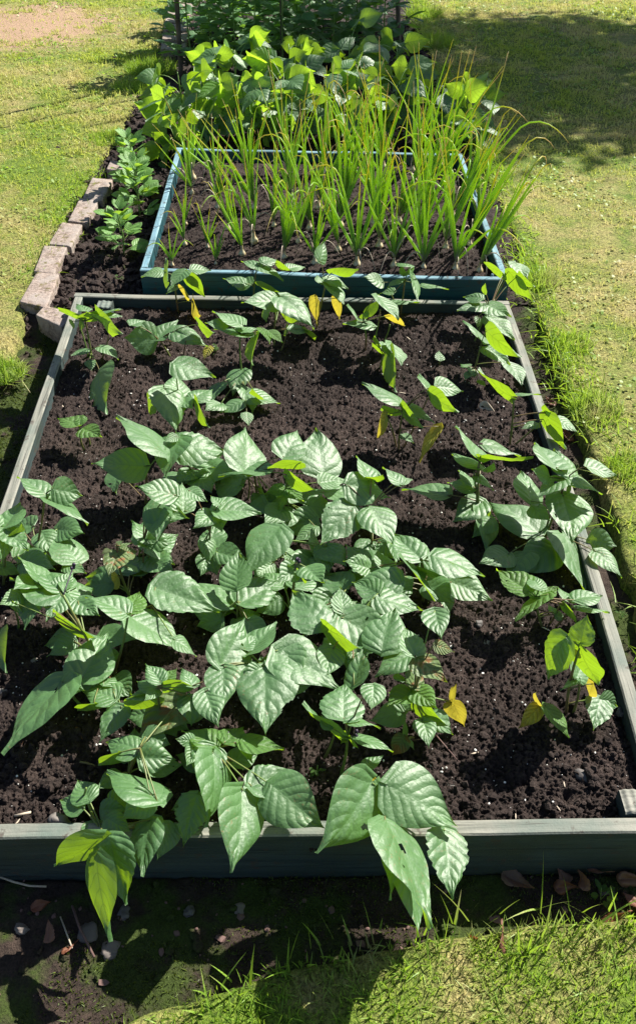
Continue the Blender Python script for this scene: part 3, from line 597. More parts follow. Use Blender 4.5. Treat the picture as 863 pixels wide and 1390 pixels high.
# ------------------------------------------------------------------ raised beds
ZB = 0.150
b1 = {'FL': P(-160, 1141, ZB), 'FR': P(921, 1130, ZB), 'BL': P(103, 397, ZB), 'BR': P(690, 408, ZB)}
def bed(name, label, c, t, z0, z1, mats, bowL=0, bowR=0, posts=(), zb=None):
    root = empty(name, (float(c['FL'][0]), float(c['FL'][1]), 0), label, 'raised bed')
    ctr = sum(c.values())/4
    for a, b, bow, lb in (('FL', 'FR', 0, None), ('BR', 'BL', 0, None), ('BL', 'FL', bowL, None), ('FR', 'BR', bowR, None)):
        p, q = c[a].copy(), c[b].copy(); inn = ctr-(p+q)/2
        d = unit(q-p)
        if a in ('BL', 'FR'): p = p+d*t*1.02; q = q-d*t*1.02     # side boards butt between the end boards
        mb = MB(); box_between(mb, p, q, inn, t, z0, z1, 0, 1, bow)
        mb.build('board', mats, root, smooth=False)
    for (px, py, h, sz, dz) in posts:
        q = P(px, py, h); mb = MB(); box_between(mb, q+np.array([-sz, 0, 0]), q+np.array([sz, 0, 0]), (0, 1, 0), sz*2, z0, h, 0, 1)
        mb.build('corner_post', mats, root, smooth=False)
    return root
bed1 = bed('raised_bed', 'front raised bed of weathered green-stained boards, planted with dwarf beans', b1, 0.029, -0.02, ZB,
    [M['wood_face'], M['wood_top']], 0.0, 0.012, posts=[(140, 417, 0.145, 0.026, 0), (868, 1104, 0.153, 0.024, 0)])
ZT = 0.215
b2 = {'FL': P(190, 367, ZT), 'FR': P(691, 380, ZT), 'BL': P(240, 200, ZT), 'BR': P(627, 208, ZT)}
bed2 = bed('raised_bed', 'teal painted raised bed behind, planted with rows of onions', b2, 0.024, -0.02, ZT, [M['teal_face'], M['teal_sheen_top']])
mb = MB(); V, Fc = ico(); q = P(668, 373, ZT+0.004); tube(mb, [q-np.array([0, 0, .006]), q+np.array([0, 0, .004])], [.006, .005], 8); mb.build('screw_head', M['teal_sheen_top'], bed2)
def soil_sheet(name, c, z, nx, ny, amp, label=None, seed=1, clods=0, inset=0.012):
    FL, FR, BL, BR = [np.array(c[k][:2]) for k in ('FL', 'FR', 'BL', 'BR')]
    ctr = (FL+FR+BL+BR)/4
    FL, FR, BL, BR = [p+(ctr-p)*inset for p in (FL, FR, BL, BR)]
    s = np.linspace(0, 1, nx)[None, :, None]; t = (np.linspace(0, 1, ny)**1.35)[:, None, None]
    XY = (FL*(1-s)+FR*s)*(1-t)+(BL*(1-s)+BR*s)*t; X, Y = XY[..., 0], XY[..., 1]
    n = fbm(X, Y, 6, 3, seed)-0.5
    m = fbm(X, Y, 34, 4, seed+5); cl = np.abs(m-0.5)*2; cl = 1-cl          # billowy crumbs
    fine = np.abs(fbm(X, Y, 120, 3, seed+9)-0.5)*2
    Z = z+amp*(1.5*n+0.95*(m-0.5)*2*1.0+0.5*(cl-0.7))+0.0085*(0.5-fine)*2
    e = np.minimum(np.minimum(s[..., 0], 1-s[..., 0]), np.minimum(t[..., 0], 1-t[..., 0])); Z = Z-0.010*np.exp(-e*40)
    V = np.stack([X, Y, Z], -1).reshape(-1, 3)
    i = np.arange(ny-1)[:, None]*nx+np.arange(nx-1)[None, :]; i = i.ravel()
    Fq = np.stack([i, i+1, i+nx+1, i+nx], -1)
    o = fast_mesh(name, V, Fq, M['soil'], 'structure', True)
    # crumbs and clods
    icv, icf = ico(); K = clods; VV = []; FF = []
    r = np.random.default_rng(seed)
    for k in range(K):
        a, b = r.uniform(0.01, .99), r.uniform(0, 1)**1.5
        p = (FL*(1-a)+FR*a)*(1-b)+(BL*(1-a)+BR*a)*b
        sz = 0.0016+0.0066*r.uniform(0, 1)**5
        iy = min(ny-1, int((b**(1/1.35))*(ny-1))); ix = min(nx-1, int(a*(nx-1)))
        zz = Z[iy, ix]
        v = icv*sz*r.uniform(0.7, 1.25, 3)*(1+0.25*r.standard_normal((len(icv), 1)))
        VV.append(v+np.array([p[0], p[1], zz+sz*0.25])); FF.append(np.array(icf)+k*len(icv))
    for q in range(clods//300):
        a, b = r.uniform(0.03, .97), r.uniform(0.01, 1)**1.5; p = (FL*(1-a)+FR*a)*(1-b)+(BL*(1-a)+BR*a)*b
        iy = min(ny-1, int((b**(1/1.35))*(ny-1))); ix = min(nx-1, int(a*(nx-1))); R_ = r.uniform(.010, .022)
        for w_ in range(14):
            o_ = r.normal(0, R_*.45, 3); sz = R_*r.uniform(.25, .5); v = icv*sz*r.uniform(.7, 1.3, 3)*(1+.22*r.standard_normal((len(icv), 1)))
            VV.append(v+np.array([p[0]+o_[0], p[1]+o_[1], Z[iy, ix]+abs(o_[2])*.6])); FF.append(np.array(icf)+(len(VV)-1)*len(icv))
    co = fast_mesh('soil_crumbs', np.concatenate(VV), np.concatenate(FF), M['soil'], 'stuff', False)
    tag(co, 'loose crumbs of dark soil in the '+label, 'soil crumbs')
    return o, (X, Y, Z)
s1, G1 = soil_sheet('bed_soil', b1, SOIL1, 620, 760, 0.013, 'front bed', 3, 15000)
s2, G2 = soil_sheet('bed_soil', b2, SOIL2, 300, 300, 0.012, 'teal bed', 8, 4500)
def scatter_bits(name, c, G, n, mat, size, label, cat, seed, flat=False):
    r = np.random.default_rng(seed); icv, icf = ico(); VV = []; FF = []
    X, Y, Z = G; ny, nx = X.shape
    for k in range(n):
        iy = int(r.uniform(0, 1)*ny*0.98); ix = int(r.uniform(.02, .98)*nx)
        sz = size*(0.35+r.uniform(0, 1)**3)
        sc = r.uniform(.6, 1.4, 3)*sz
        if flat: sc = np.array([sz*5, sz*0.8, sz*0.5])
        v = icv*sc; an = r.uniform(0, 6.28); R = np.array([[math.cos(an), -math.sin(an), 0], [math.sin(an), math.cos(an), 0], [0, 0, 1]])
        VV.append(v@R.T+np.array([X[iy, ix], Y[iy, ix], Z[iy, ix]+sz*0.4])); FF.append(np.array(icf)+k*len(icv))
    tag(fast_mesh(name, np.concatenate(VV), np.concatenate(FF), mat, 'stuff', False), label, cat)
scatter_bits('perlite_grit', b1, G1, 1700, M['perlite'], 0.0023, 'white grit specks sprinkled over the front bed soil', 'grit', 11)
scatter_bits('straw_bits', b1, G1, 90, M['straw'], 0.0021, 'dry straw bits on the front bed soil', 'plant litter', 12, True)
scatter_bits('straw_bits', b2, G2, 60, M['straw'], 0.0028, 'dry stalk bits between the onions in the teal bed', 'plant litter', 13, True)
# ------------------------------------------------------------------ ground
def grid_sheet(name, x0, x1, y0, y1, nx, ny, zf, mat, kind='structure', mask=None):
    xs = np.linspace(x0, x1, nx); ys = np.linspace(y0, y1, ny); X, Y = np.meshgrid(xs, ys); Z = zf(X, Y)
    V = np.stack([X, Y, Z], -1).reshape(-1, 3); i = (np.arange(ny-1)[:, None]*nx+np.arange(nx-1)[None, :]).ravel()
    return fast_mesh(name, V, np.stack([i, i+1, i+nx+1, i+nx], -1), mat, kind, True)
# lawn outlines, from the photo
def curve_px(pts, h): return [P(x, y, h)[:2] for x, y in pts]
ZL = 0.055
RE = curve_px([(900, 1010), (880, 860), (835, 690), (800, 600), (765, 510), (738, 440), (712, 370), (690, 310), (668, 250), (640, 190), (610, 140), (592, 100), (575, 50), (560, 0)], ZL)
LE = curve_px([(-420, 1010), (-260, 800), (-120, 640), (-20, 520), (22, 455), (45, 395), (75, 330), (108, 268), (142, 215), (172, 165), (196, 120), (208, 80), (222, 30), (232, -5)], ZL)
FE = [P(x, y, 0.03)[:2] for x, y in [(-500, 1480), (60, 1440), (200, 1375), (300, 1340), (400, 1308), (500, 1286), (620, 1270), (740, 1254), (863, 1242), (1000, 1226)]]
def interp(E, y):
    ys = np.array([p[1] for p in E]); xs = np.array([p[0] for p in E]); o = np.argsort(ys); return np.interp(y, ys[o], xs[o])
def lawn_sheet(name, E, side, h, far=60):
    ys = np.concatenate([np.linspace(E[0][1]-1.2, 8.8, 330), np.linspace(8.9, far, 25)])
    ex = interp(E, ys); ex = ex+0.035*(fbm(ys*1.0, ys*0+side*3+9, 5, 4, 5)-0.5)+0.03*(fbm(ys, ys*0+2, 22, 2, 6)-0.5)
    s = np.concatenate([[-0.012, 0, 0.01, 0.03, 0.06], np.linspace(0.1, 3.2, 60)**1.0, [4, 6, 10, 25, 60]])
    X = ex[:, None]+side*s[None, :]; Y = np.repeat(ys[:, None], len(s), 1)
    Z = h+0.014*(fbm(X, Y, 2.2, 3, 4)-0.5)+0.010*(fbm(X, Y, 14, 3, 14)-0.5)
    Z[:, 0] = -0.02; Z[:, 1] = h*0.62
    V = np.stack([X, Y, Z], -1).reshape(-1, 3); nx = len(s); ny = len(ys); i = (np.arange(ny-1)[:, None]*nx+np.arange(nx-1)[None, :]).ravel()
    o = fast_mesh(name, V, np.stack([i, i+1, i+nx+1, i+nx], -1), M['lawn'], 'structure', True)
    return o
lawn_sheet('lawn', RE, 1, ZL); lawn_sheet('lawn', LE, -1, ZL)
# front lawn strip
fx = np.array([p[0] for p in FE]); fy = np.array([p[1] for p in FE])
def fedge(x): return np.interp(x, fx, fy)
xs = np.linspace(-1.6, 1.9, 260); sx = np.concatenate([[-0.012, 0, .01, .03, .06], np.linspace(.1, 1.4, 30)])
X = np.repeat(xs[None, :], len(sx), 0); Y = fedge(X)+0.02*(fbm(X, X*0, 14, 3, 8)-0.5)-sx[:, None]
Z = 0.03+0.01*(fbm(X, Y, 9, 3, 4)-0.5); Z[0] = -0.02; Z[1] = 0.012
V = np.stack([X, Y, Z], -1).reshape(-1, 3); nx = len(xs); ny = len(sx); i = (np.arange(ny-1)[:, None]*nx+np.arange(nx-1)[None, :]).ravel()
fast_mesh('lawn', V, np.stack([i, i+1, i+nx+1, i+nx], -1), M['lawn'], 'structure', True)
# bare earth
grid_sheet('ground', -80, 80, -30, 110, 60, 60, lambda X, Y: X*0-0.03, M['dirt'])
def inside_bed(c, X, Y):
    def side(p, q): return (q[0]-p[0])*(Y-p[1])-(q[1]-p[1])*(X-p[0])
    return (side(c['FL'], c['FR']) > 0) & (side(c['FR'], c['BR']) > 0) & (side(c['BR'], c['BL']) > 0) & (side(c['BL'], c['FL']) > 0)
PL = [P(x, y, .04)[:2] for x, y in [(110, 400), (60, 420), (78, 350), (110, 290), (150, 225), (190, 130), (215, 80)]]
def zground(X, Y):
    z = 0.012*(fbm(X, Y, 5, 3, 21)-0.5)+0.012*(fbm(X, Y, 26, 4, 22)-0.5)+0.006*(np.abs(fbm(X, Y, 90, 3, 23)-0.5)*2-.3)
    up = np.clip((Y-2.72)/0.12, 0, 1)*0.045                               # the planted strip behind is higher
    up = up*(X < 0.9); 
    z = z+up
    return np.where(inside_bed(b1, X, Y) | inside_bed(b2, X, Y), z*0-0.03, z)
grid_sheet('earth_path', -1.6, 1.7, 0.20, 2.9, 560, 500, zground, M['dirt'])
grid_sheet('earth_border', -1.75, 1.5, 2.9, 9.5, 560, 900, lambda X, Y: zground(X, Y)+0.022*(np.abs(fbm(X, Y, 20, 3, 61)-0.5)*2-.3), M['soil'])
def crumbs(n, x0, x1, y0, y1, smin, smax, mat, label, cat, name, seed, cond=None, flat=1.0):
    r = np.random.default_rng(seed); icv, icf = ico(); x = r.uniform(x0, x1, n); y = r.uniform(y0, y1, n)
    ok = ~(inside_bed(b1, x, y) | inside_bed(b2, x, y)) & (x < interp(RE, y)+.02) & (x > interp(LE, y)-.02)
    if cond is not None: ok &= cond(x, y)
    x, y = x[ok], y[ok]; z = zground(x, y); VV = []; FF = []
    for k in range(len(x)):
        s_ = smin+(smax-smin)*r.uniform(0, 1)**4; v = icv*s_*r.uniform(.6, 1.3, 3)*np.array([1, 1, flat])*(1+.25*r.standard_normal((len(icv), 1)))
        VV.append(v+np.array([x[k], y[k], z[k]+s_*.3*flat])); FF.append(np.array(icf)+k*len(icv))
    tag(fast_mesh(name, np.concatenate(VV), np.concatenate(FF), mat, 'stuff', False), label, cat)
crumbs(9000, -1.4, -.35, 2.75, 5.6, .004, .020, M['soil'], 'lumpy dark soil between the brick edging and the teal bed', 'soil crumbs', 'soil_crumbs', 71)
crumbs(5000, -.9, 1.3, 4.3, 7.5, .005, .022, M['soil'], 'lumpy soil under the beans behind the teal bed', 'soil crumbs', 'soil_crumbs', 72)
crumbs(7000, -1.2, 1.4, .5, 3.6, .002, .011, M['dirt'], 'crumbs of earth on the ground around the front bed', 'soil crumbs', 'soil_crumbs', 73)
crumbs(260, -1.0, 1.2, .55, .78, .002, .008, M['twig'], 'small gravel on the shaded ground below the front board', 'gravel', 'gravel', 74, lambda x, y: y > fedge(x)-.01, .6)
# ------------------------------------------------------------------ grass blades
def blades(name, pts, z, length, width, mat, label, cat='grass', lean=0.5, seed=1, segs=2, droop=0.5, leanv=(0, 0)):
    r = np.random.default_rng(seed); n = len(pts); L = length*r.uniform(0.5, 1.35, n) if np.isscalar(length) else length*r.uniform(0.5, 1.5, n)
    wd = width*r.uniform(0.7, 1.3, n); an = r.uniform(0, 2*np.pi, n); le = np.abs(r.normal(0, lean, n))
    dirx = np.cos(an)*np.sin(le)+leanv[0]; diry = np.sin(an)*np.sin(le)+leanv[1]; dz = np.cos(le)
    nn = np.sqrt(dirx**2+diry**2+dz**2); D = np.stack([dirx, diry, dz], -1)/nn[:, None]
    a2 = r.uniform(0, 2*np.pi, n); side = np.cross(D, np.stack([np.cos(a2), np.sin(a2), np.zeros(n)], -1)); side /= np.linalg.norm(side, axis=1)[:, None]+1e-9
    B = np.concatenate([pts, np.broadcast_to(np.asarray(z, float), (n,))[:, None]], 1); rows = []
    for k in range(segs+1):
        u = k/segs; c = B+D*(L*u)[:, None]; c[:, 2] -= droop*L*u*u*np.sin(le); c[:, :2] += (D[:, :2]*(droop*L*u*u)[:, None])
        wk = wd*(1-u**1.6)*0.5+0.0001
        rows.append(c-side*wk[:, None]); rows.append(c+side*wk[:, None])
    V = np.stack(rows, 1).reshape(-1, 3); m = 2*(segs+1); F0 = []
    for k in range(segs): F0.append([2*k, 2*k+1, 2*k+3, 2*k+2])
    Fq = (np.arange(n)[:, None, None]*m+np.array(F0)[None]).reshape(-1, 4)
    return tag(fast_mesh(name, V, Fq, mat, 'stuff', False), label, cat)
def pts_lawn(E, side, n, ymin, ymax, smax, seed, pw=1.0):
    r = np.random.default_rng(seed); y = ymin+(ymax-ymin)*r.uniform(0, 1, n)**pw; s = r.uniform(-.005, smax, n); return np.stack([interp(E, y)+side*s, y], -1)
def zl(p, h=ZL): return h+0.014*(fbm(p[:, 0], p[:, 1], 2.2, 3, 4)-0.5)+0.010*(fbm(p[:, 0], p[:, 1], 14, 3, 14)-0.5)-.002
def inview(p, h=ZL, pad=40):
    d = np.stack([p[:, 0], p[:, 1], np.full(len(p), h-CAMZ)], -1); z = d@FW; x = 431.5+F*(d@RT)/z; y = 650-F*(d@UPV)/z
    return (x > -pad) & (x < 863+pad) & (y > -pad) & (y < 1390+pad)
for (E, sd, nm, sm) in ((RE, 1, 'right', 3.3), (LE, -1, 'left', 3.0)):
    p = pts_lawn(E, sd, 260000, 0.9, 9.2, sm, 31+sd, 1.0); p = p[inview(p)]
    far = p[:, 1] > 4.5
    patch = fbm(p[:, 0], p[:, 1], 7, 3, 77); keep = patch+np.random.default_rng(5).uniform(-.22, .22, len(p)) > 0.47
    tp = P(20, 35, .05); dp = np.hypot(p[:, 0]-tp[0], p[:, 1]-tp[1])*.55+.9*fbm(p[:, 0], p[:, 1], 9, 3, 5); keep &= (dp > .85) | (np.random.default_rng(6).uniform(0, 1, len(p)) < .12)
    p = p[keep]; far = far[keep]
    near = p[~far]; fa = p[far]
    blades('grass', near, zl(near), 0.020*(0.35+1.3*fbm(near[:, 0], near[:, 1], 18, 3, 12)), 0.0034, M['grass'], 'short sunburnt lawn grass, nearer part of the %s-hand lawn' % nm, seed=3, lean=0.75)
    blades('grass', fa, zl(fa), 0.024*(0.3+1.4*fbm(fa[:, 0], fa[:, 1], 11, 3, 12)), 0.0060, M['grass'], 'short sunburnt lawn grass, far part of the %s-hand lawn' % nm, seed=4, lean=0.75)
def clover(E, sd, n, label, seed):
    r = np.random.default_rng(seed); p = pts_lawn(E, sd, n, 1.2, 9, 3.2, seed); p = p[inview(p)]; m = fbm(p[:, 0], p[:, 1], 4, 3, 88)+r.uniform(-.1, .1, len(p)) > .52; p = p[m]; k = len(p)
    z = zl(p)+r.uniform(.006, .018, k); s = r.uniform(.003, .006, k)*(1+.10*p[:, 1]); a = r.uniform(0, 6.28, k); t = r.normal(0, .35, (k, 2))
    c_ = np.concatenate([p, z[:, None]], 1); V = []
    for q in range(5):
        aa = a+q*2*np.pi/5; dx, dy = np.cos(aa)*s, np.sin(aa)*s; V.append(c_+np.stack([dx, dy, dx*t[:, 0]+dy*t[:, 1]], -1))
    V = np.stack(V, 1).reshape(-1, 3); tag(fast_mesh('clover', V, np.arange(k*5).reshape(-1, 5), M['lush'], 'stuff'), label, 'clover')
clover(RE, 1, 26000, 'small clover and weed leaves in the right-hand lawn', 61); clover(LE, -1, 22000, 'small clover and weed leaves in the left-hand lawn', 62)
def blob_pts(px, py, r, n, seed, h=0.04, sq=1.0):
    rr = np.random.default_rng(seed); c = P(px, py, h)[:2]; a = rr.uniform(0, 6.28, n); d = r*np.sqrt(rr.uniform(0, 1, n)); return np.stack([c[0]+d*np.cos(a), c[1]+d*np.sin(a)*sq], -1)
# longer fringe grass along the lawn edges
rr = np.random.default_rng(55)
ylist = rr.uniform(0.85, 8.8, 9000); e = interp(RE, ylist); dens = fbm(ylist, ylist*0, 2.6, 2, 91)
k = dens+rr.uniform(-.2, .2, len(ylist)) > 0.42; off = rr.normal(0.035, 0.045, len(ylist))
p = np.stack([e+off, ylist], -1)[k]; blades('grass', p, zl(p), 0.050, 0.0042, M['lush'], 'longer green grass fringing the right-hand lawn edge', lean=0.8, seed=5, segs=3, leanv=(-0.25, -.05), droop=.6)
ylist = rr.uniform(1.6, 8.8, 5000); e = interp(LE, ylist); off = rr.normal(-0.03, 0.05, len(ylist))
p = np.stack([e+off, ylist], -1); p = p[fbm(p[:, 1], p[:, 1]*0, 2.2, 2, 66) > 0.5]; blades('grass', p, zl(p), 0.035, 0.0042, M['lush'], 'longer green grass fringing the left-hand lawn edge', lean=0.8, seed=6, segs=3, leanv=(0.2, -.05), droop=.6)
i0 = 0
for (px, py, r, n, L, lb) in [(735, 385, .07, 420, .075, 'tall green grass tuft at the lawn edge by the teal bed corner'), (775, 470, .07, 380, .06, 'green grass tuft beside the right board, below the tallest one'),
        (810, 560, .08, 520, .06, 'green grass tuft halfway down the right-hand lawn edge'), (850, 640, .07, 420, .06, 'green grass tuft on the right-hand lawn edge where it meets the picture side'), (6, 505, .07, 600, .045, 'bright grass tuft left of the loose brick'),
        (205, 95, .17, 1500, .08, 'feathery green grass overhanging the bed edge far left'), (185, 120, .14, 900, .07, 'green grass overhanging the far left lawn edge, nearer part'), (150, 190, .12, 600, .06, 'green tuft where the left lawn meets the brick edging'),
        (590, 60, .15, 900, .09, 'feathery green grass at the far right lawn edge'), (575, 20, .15, 800, .09, 'green grass at the rearmost right lawn edge')]:
    i0 += 1; p = blob_pts(px, py, r, n, 200+i0, .05); zz = zl(p)
    o = blades('grass_tuft', p, zz-.01, L, 0.0040, M['lush'], lb, 'grass tuft', lean=0.65, seed=70+i0, segs=3, droop=.5)
# front grass: lit strip
r = np.random.default_rng(9); n = 9000; x = r.uniform(-1.1, 1.2, n); s = np.abs(r.normal(0, .14, n)); keep = r.uniform(0, 1, n) < np.clip(0.35+(x+.45)*1.1, 0.12, 1)
p = np.stack([x, fedge(x)-s], -1)[keep]; blades('grass', p, 0.026, 0.030, 0.0026, M['lush'], 'lawn grass in front of the front board', lean=.6, seed=15, segs=3)
n = 30000; x = r.uniform(-1.1, 1.2, n); s = r.uniform(0.02, .42, n); p = np.stack([x, fedge(x)-s], -1); p = p[inview(p, .03, 60)]
blades('grass', p, 0.026, 0.016, 0.0022, M['lush'], 'short lawn turf at the very front', lean=.8, seed=16)
x = r.uniform(-.9, 1.0, 260); keep = r.uniform(0, 1, 260) < np.clip(.35+(x+.3)*1.0, .12, 1); x = x[keep]; p = np.stack([x, fedge(x)+r.uniform(-.05, .03, len(x))], -1)
blades('grass', p, 0.02, 0.085, 0.0040, M['lush'], 'long bright grass blades standing at the front lawn edge', lean=.45, seed=17, segs=4, droop=.35)
# moss in the shade under the front board and by the left board
n = 34000; x = r.uniform(-.85, 1.0, n); y = r.uniform(.40, .80, n); m = (fbm(x, y, 7, 3, 44)+np.clip(x+.25, -.4, .15)*.6 > .47) & (y > fedge(x)-.01)
p = np.stack([x, y], -1)[m]; blades('moss', p, zground(p[:, 0], p[:, 1])-.002, 0.009, 0.0026, M['mossblade'], 'dark moss on the shaded ground below the front board', 'moss', lean=.8, seed=18)
pp = np.concatenate([blob_pts(40, 560, .16, 4000, 301, 0, 1.6), blob_pts(10, 640, .14, 3000, 302, 0, 1.4), blob_pts(75, 470, .07, 1500, 303, 0)]); pp = pp[~inside_bed(b1, pp[:, 0], pp[:, 1])]
blades('moss', pp, zground(pp[:, 0], pp[:, 1])-.002, 0.010, 0.003, M['mossblade'], 'moss on the shaded ground left of the front bed', 'moss', lean=.8, seed=19)
# ------------------------------------------------------------------ bricks
def brick(corners, h0, h1, label, seed):
    "corners: four photo pixels of the top face, near-left first, going round"
    top = [P(x, y, h1) for x, y in corners]; c = sum(top)/4
    import bmesh
    bm = bmesh.new(); vs = []
    for p in top: vs.append(bm.verts.new((p-c)))
    lo = [bm.verts.new((p-c)-np.array([0, 0, h1-h0])) for p in top]
    bm.faces.new(vs)
    bm.faces.new(lo[::-1])
    for i in range(4): bm.faces.new((lo[i], lo[(i+1) % 4], vs[(i+1) % 4], vs[i]))
    bmesh.ops.recalc_face_normals(bm, faces=bm.faces[:])
    bmesh.ops.bevel(bm, geom=bm.edges[:], offset=0.005, segments=2, affect='EDGES', profile=.6)
    bmesh.ops.subdivide_edges(bm, edges=[e for e in bm.edges if e.calc_length() > .02], cuts=7, use_grid_fill=True)
    r = random.Random(seed)
    for v in bm.verts:
        p = v.co+Vector(tuple(c)); q = np.array([[p.x*1.0+p.z, p.y+p.z*.7]])
        v.co += Vector((1, 1, 1))*0.0045*(float(fbm(q[:, 0], q[:, 1], 38, 3, seed)[0])-.5)
        if r.random() < .03: v.co.z -= .003
    me = bpy.data.meshes.new('brick'); bm.to_mesh(me); bm.free(); me.materials.append(M['brick'])
    for pl in me.polygons: pl.use_smooth = True
    o = bpy.data.objects.new('brick', me); COL.objects.link(o); o.location = tuple(c)
    return tag(o, label, 'brick', 'old bricks edging the left border')
BR = [([(26, 409), (62, 418), (80, 372), (50, 368)], .02, .085, 'nearest brick of the edging row, fully sunlit on top'),
 ([(46, 367), (73, 371), (91, 335), (60, 332)], .02, .080, 'second brick of the edging row, mossy at its inner edge'),
 ([(66, 330), (96, 334), (112, 304), (84, 301)], .02, .078, 'third brick of the edging row, moss patches on the inner side'),
 ([(92, 299), (118, 302), (134, 271), (108, 268)], .02, .078, 'fourth brick of the edging row, crossed by leaf shadows'),
 ([(112, 268), (139, 272), (153, 243), (125, 240)], .02, .080, 'farthest brick of the lying edging row, bright with one shaded end'),
 ([(144, 229), (167, 231), (169, 219), (150, 217)], .00, .095, 'small upright brick end beyond the edging row'),
 ([(48, 427), (84, 443), (108, 425), (60, 414)], -.01, .085, 'dark loose brick leaning against the left board corner')]
for k, (c, h0, h1, lb) in enumerate(BR): brick(c, h0, h1, lb, 100+k)
for k, (x, y, lb) in enumerate([(226, 62, 'reddish brick nearest, in the far path behind the left pole'), (228, 48, 'second brick of the far path behind the left pole'), (230, 36, 'third brick of the far path behind the left pole'), (232, 25, 'fourth brick of the far path'), (234, 15, 'fifth brick of the far path'), (236, 5, 'rearmost brick of the far path, at the top of the picture')]):
    brick([(x-8, y+4), (x+26, y+5), (x+27, y-4), (x-7, y-5)], .02, .09, lb, 200+k)
# ------------------------------------------------------------------ stones, dead leaves, twigs
def stone(px, py, h, sx, sy, sz, label, seed):
    V, Fc = ico2(); r = np.random.default_rng(seed); a = fbm(V[:, 0]+3+V[:, 2], V[:, 1]+5, 1.6, 3, seed)
    V = np.sign(V)*np.abs(V)**.85; V = V*(0.35+1.3*a[:, None])*np.array([sx, sy, sz]); mb = MB(); c = P(px, py, h); mb.add(V+c, Fc)
    return tag(mb.build('stone', M['stone'], None, True, c), label, 'stone')
stone(80, 1116, .135, .016, .012, .012, 'pale rounded stone lying on the front board edge at left', 1)
stone(3, 942, SOIL1+.006, .010, .009, .007, 'small pale pebble on the soil at the left picture edge', 2)
stone(47, 897, SOIL1+.006, .008, .006, .005, 'grey pebble on the soil above the long dark leaf', 3)
stone(841, 968, SOIL1+.008, .008, .011, .007, 'pale flat stone against the inside of the right board', 4)
stone(650, 847, SOIL1+.006, .008, .008, .006, 'round beige pebble on bare soil right of the cluster', 5)
stone(660, 873, SOIL1+.004, .007, .007, .004, 'grey pebble below the beige one', 6)
stone(612, 1066, SOIL1+.004, .007, .007, .006, 'little cream pebble on bare soil near the front board', 7)
stone(90, 430, .06, .022, .02, .018, 'rough stone wedged between the loose brick and the bed corner', 8)
stone(792, 1056, SOIL1+.006, .016, .014, .012, 'brown clod standing on the soil near the right front corner', 9)
stone(770, 930, SOIL1+.002, .005, .005, .004, 'tiny pebble under the lime-leaved bean plant', 10)
for k, (x, y, a, b) in enumerate([(120, 1265, .020, .024), (168, 1240, .016, .018), (256, 1238, .013, .012), (30, 1262, .017, .014), (820, 1212, .02, .012), (150, 1290, .02, .02), (325, 1235, .012, .012)]):
    stone(x, y, -.001, a*.75, b*.75, .007, ['broad flat grey stone below the hanging lime leaves', 'grey stone right of the broad flat one', 'small dark stone in the moss left of centre', 'dark stone at the lower left corner', 'slate-coloured stone among dead leaves at the lower right', 'grey stone at the very bottom left of centre', 'small stone in the moss below the middle of the board'][k], 30+k)
def dead(px, py, h, L, W, ang, label, seed, curl=.35):
    mb = MB(); c = P(px, py, h); d = np.array([math.cos(ang), math.sin(ang), .15]); r = random.Random(seed)
    leaf_mesh(mb, c-d*L/2, d, np.array([r.uniform(-.4, .4), r.uniform(-.5, .1), 1.0]), L, W, droop=-curl, fold=.75, curl=.45, seed=seed, rag=.5, twist=2.0, shape='bean')
    o = mb.build('dead_leaf', M['dead'], None, True, c); return tag(o, label, 'dead leaf', 'dead brown leaves lying about')
DL = [(706, 1197, .016, .060, .034, -.5, 'large grey-brown dead leaf just below the front board'), (770, 1200, .014, .045, .03, .4, 'russet dead leaf in the heap below the board'), (795, 1192, .02, .04, .026, 1.2, 'upright russet dead leaf in the heap below the board'),
 (812, 1186, .02, .036, .022, -.8, 'small rust leaf on the right of the heap'), (762, 1187, .014, .034, .03, 2.2, 'dark red-brown leaf at the left of the heap'), (858, 1190, .014, .05, .032, .2, 'orange-brown dead leaf cut by the right picture edge'),
 (838, 1245, .022, .058, .042, .9, 'broad tan dead leaf standing in the front grass'), (680, 1272, .03, .055, .034, 1.9, 'curled brown leaf in the front grass, centre right'), (650, 1278, .022, .036, .03, .3, 'reddish leaf deep in the front grass'),
 (858, 1225, .014, .04, .03, 2.6, 'brown leaf by the tan one at the right edge'), (56, 1226, .010, .034, .022, .6, 'orange-brown dead leaf on dark ground at left'), (66, 1263, .012, .036, .026, 1.8, 'rust-red curled leaf on dark ground at left, nearer'),
 (97, 1288, .008, .03, .02, .2, 'small brown leaf at the bottom left'), (107, 994, SOIL1+.012, .030, .022, -.4, 'crumpled orange-brown leaf on the soil left of the cluster'), (30, 1067-58, SOIL1+.006, .010, .006, .3, 'tiny orange flake by the tip of the long dark leaf'),
 (757, 505, .010, .035, .025, .7, 'red-brown leaf in the gap right of the board, farthest'), (772, 590, .010, .05, .035, 1.6, 'russet leaf in the gap beside the sprawling plant'), (783, 690, .010, .04, .03, .2, 'brown leaf in the gap between board and lawn'),
 (850, 778, .010, .045, .03, 2.0, 'rust-coloured leaf in the gap, right picture edge'), (745, 545, .010, .04, .03, 2.7, 'brown leaf in the gap just above the russet one'), (838, 742, .010, .04, .03, .9, 'dark brown leaf in the gap above the rust-coloured one'),
 (760, 620, .006, .03, .025, 1.1, 'small dull leaf in the gap under the grass tuft'), (600, 880, SOIL1+.02, .001, .001, 0, '')]
for k, d_ in enumerate(DL):
    if d_[6]: dead(*d_[:6], d_[6], 500+k)
mb = MB(); leaf_mesh(mb, P(652, 552, SOIL1+.012), np.array([.05, .0, .002]), np.array([0, -.3, 1]), .045, .034, droop=-.3, fold=.7, curl=.5, seed=5, nu=16, nv=12, twist=1.5)
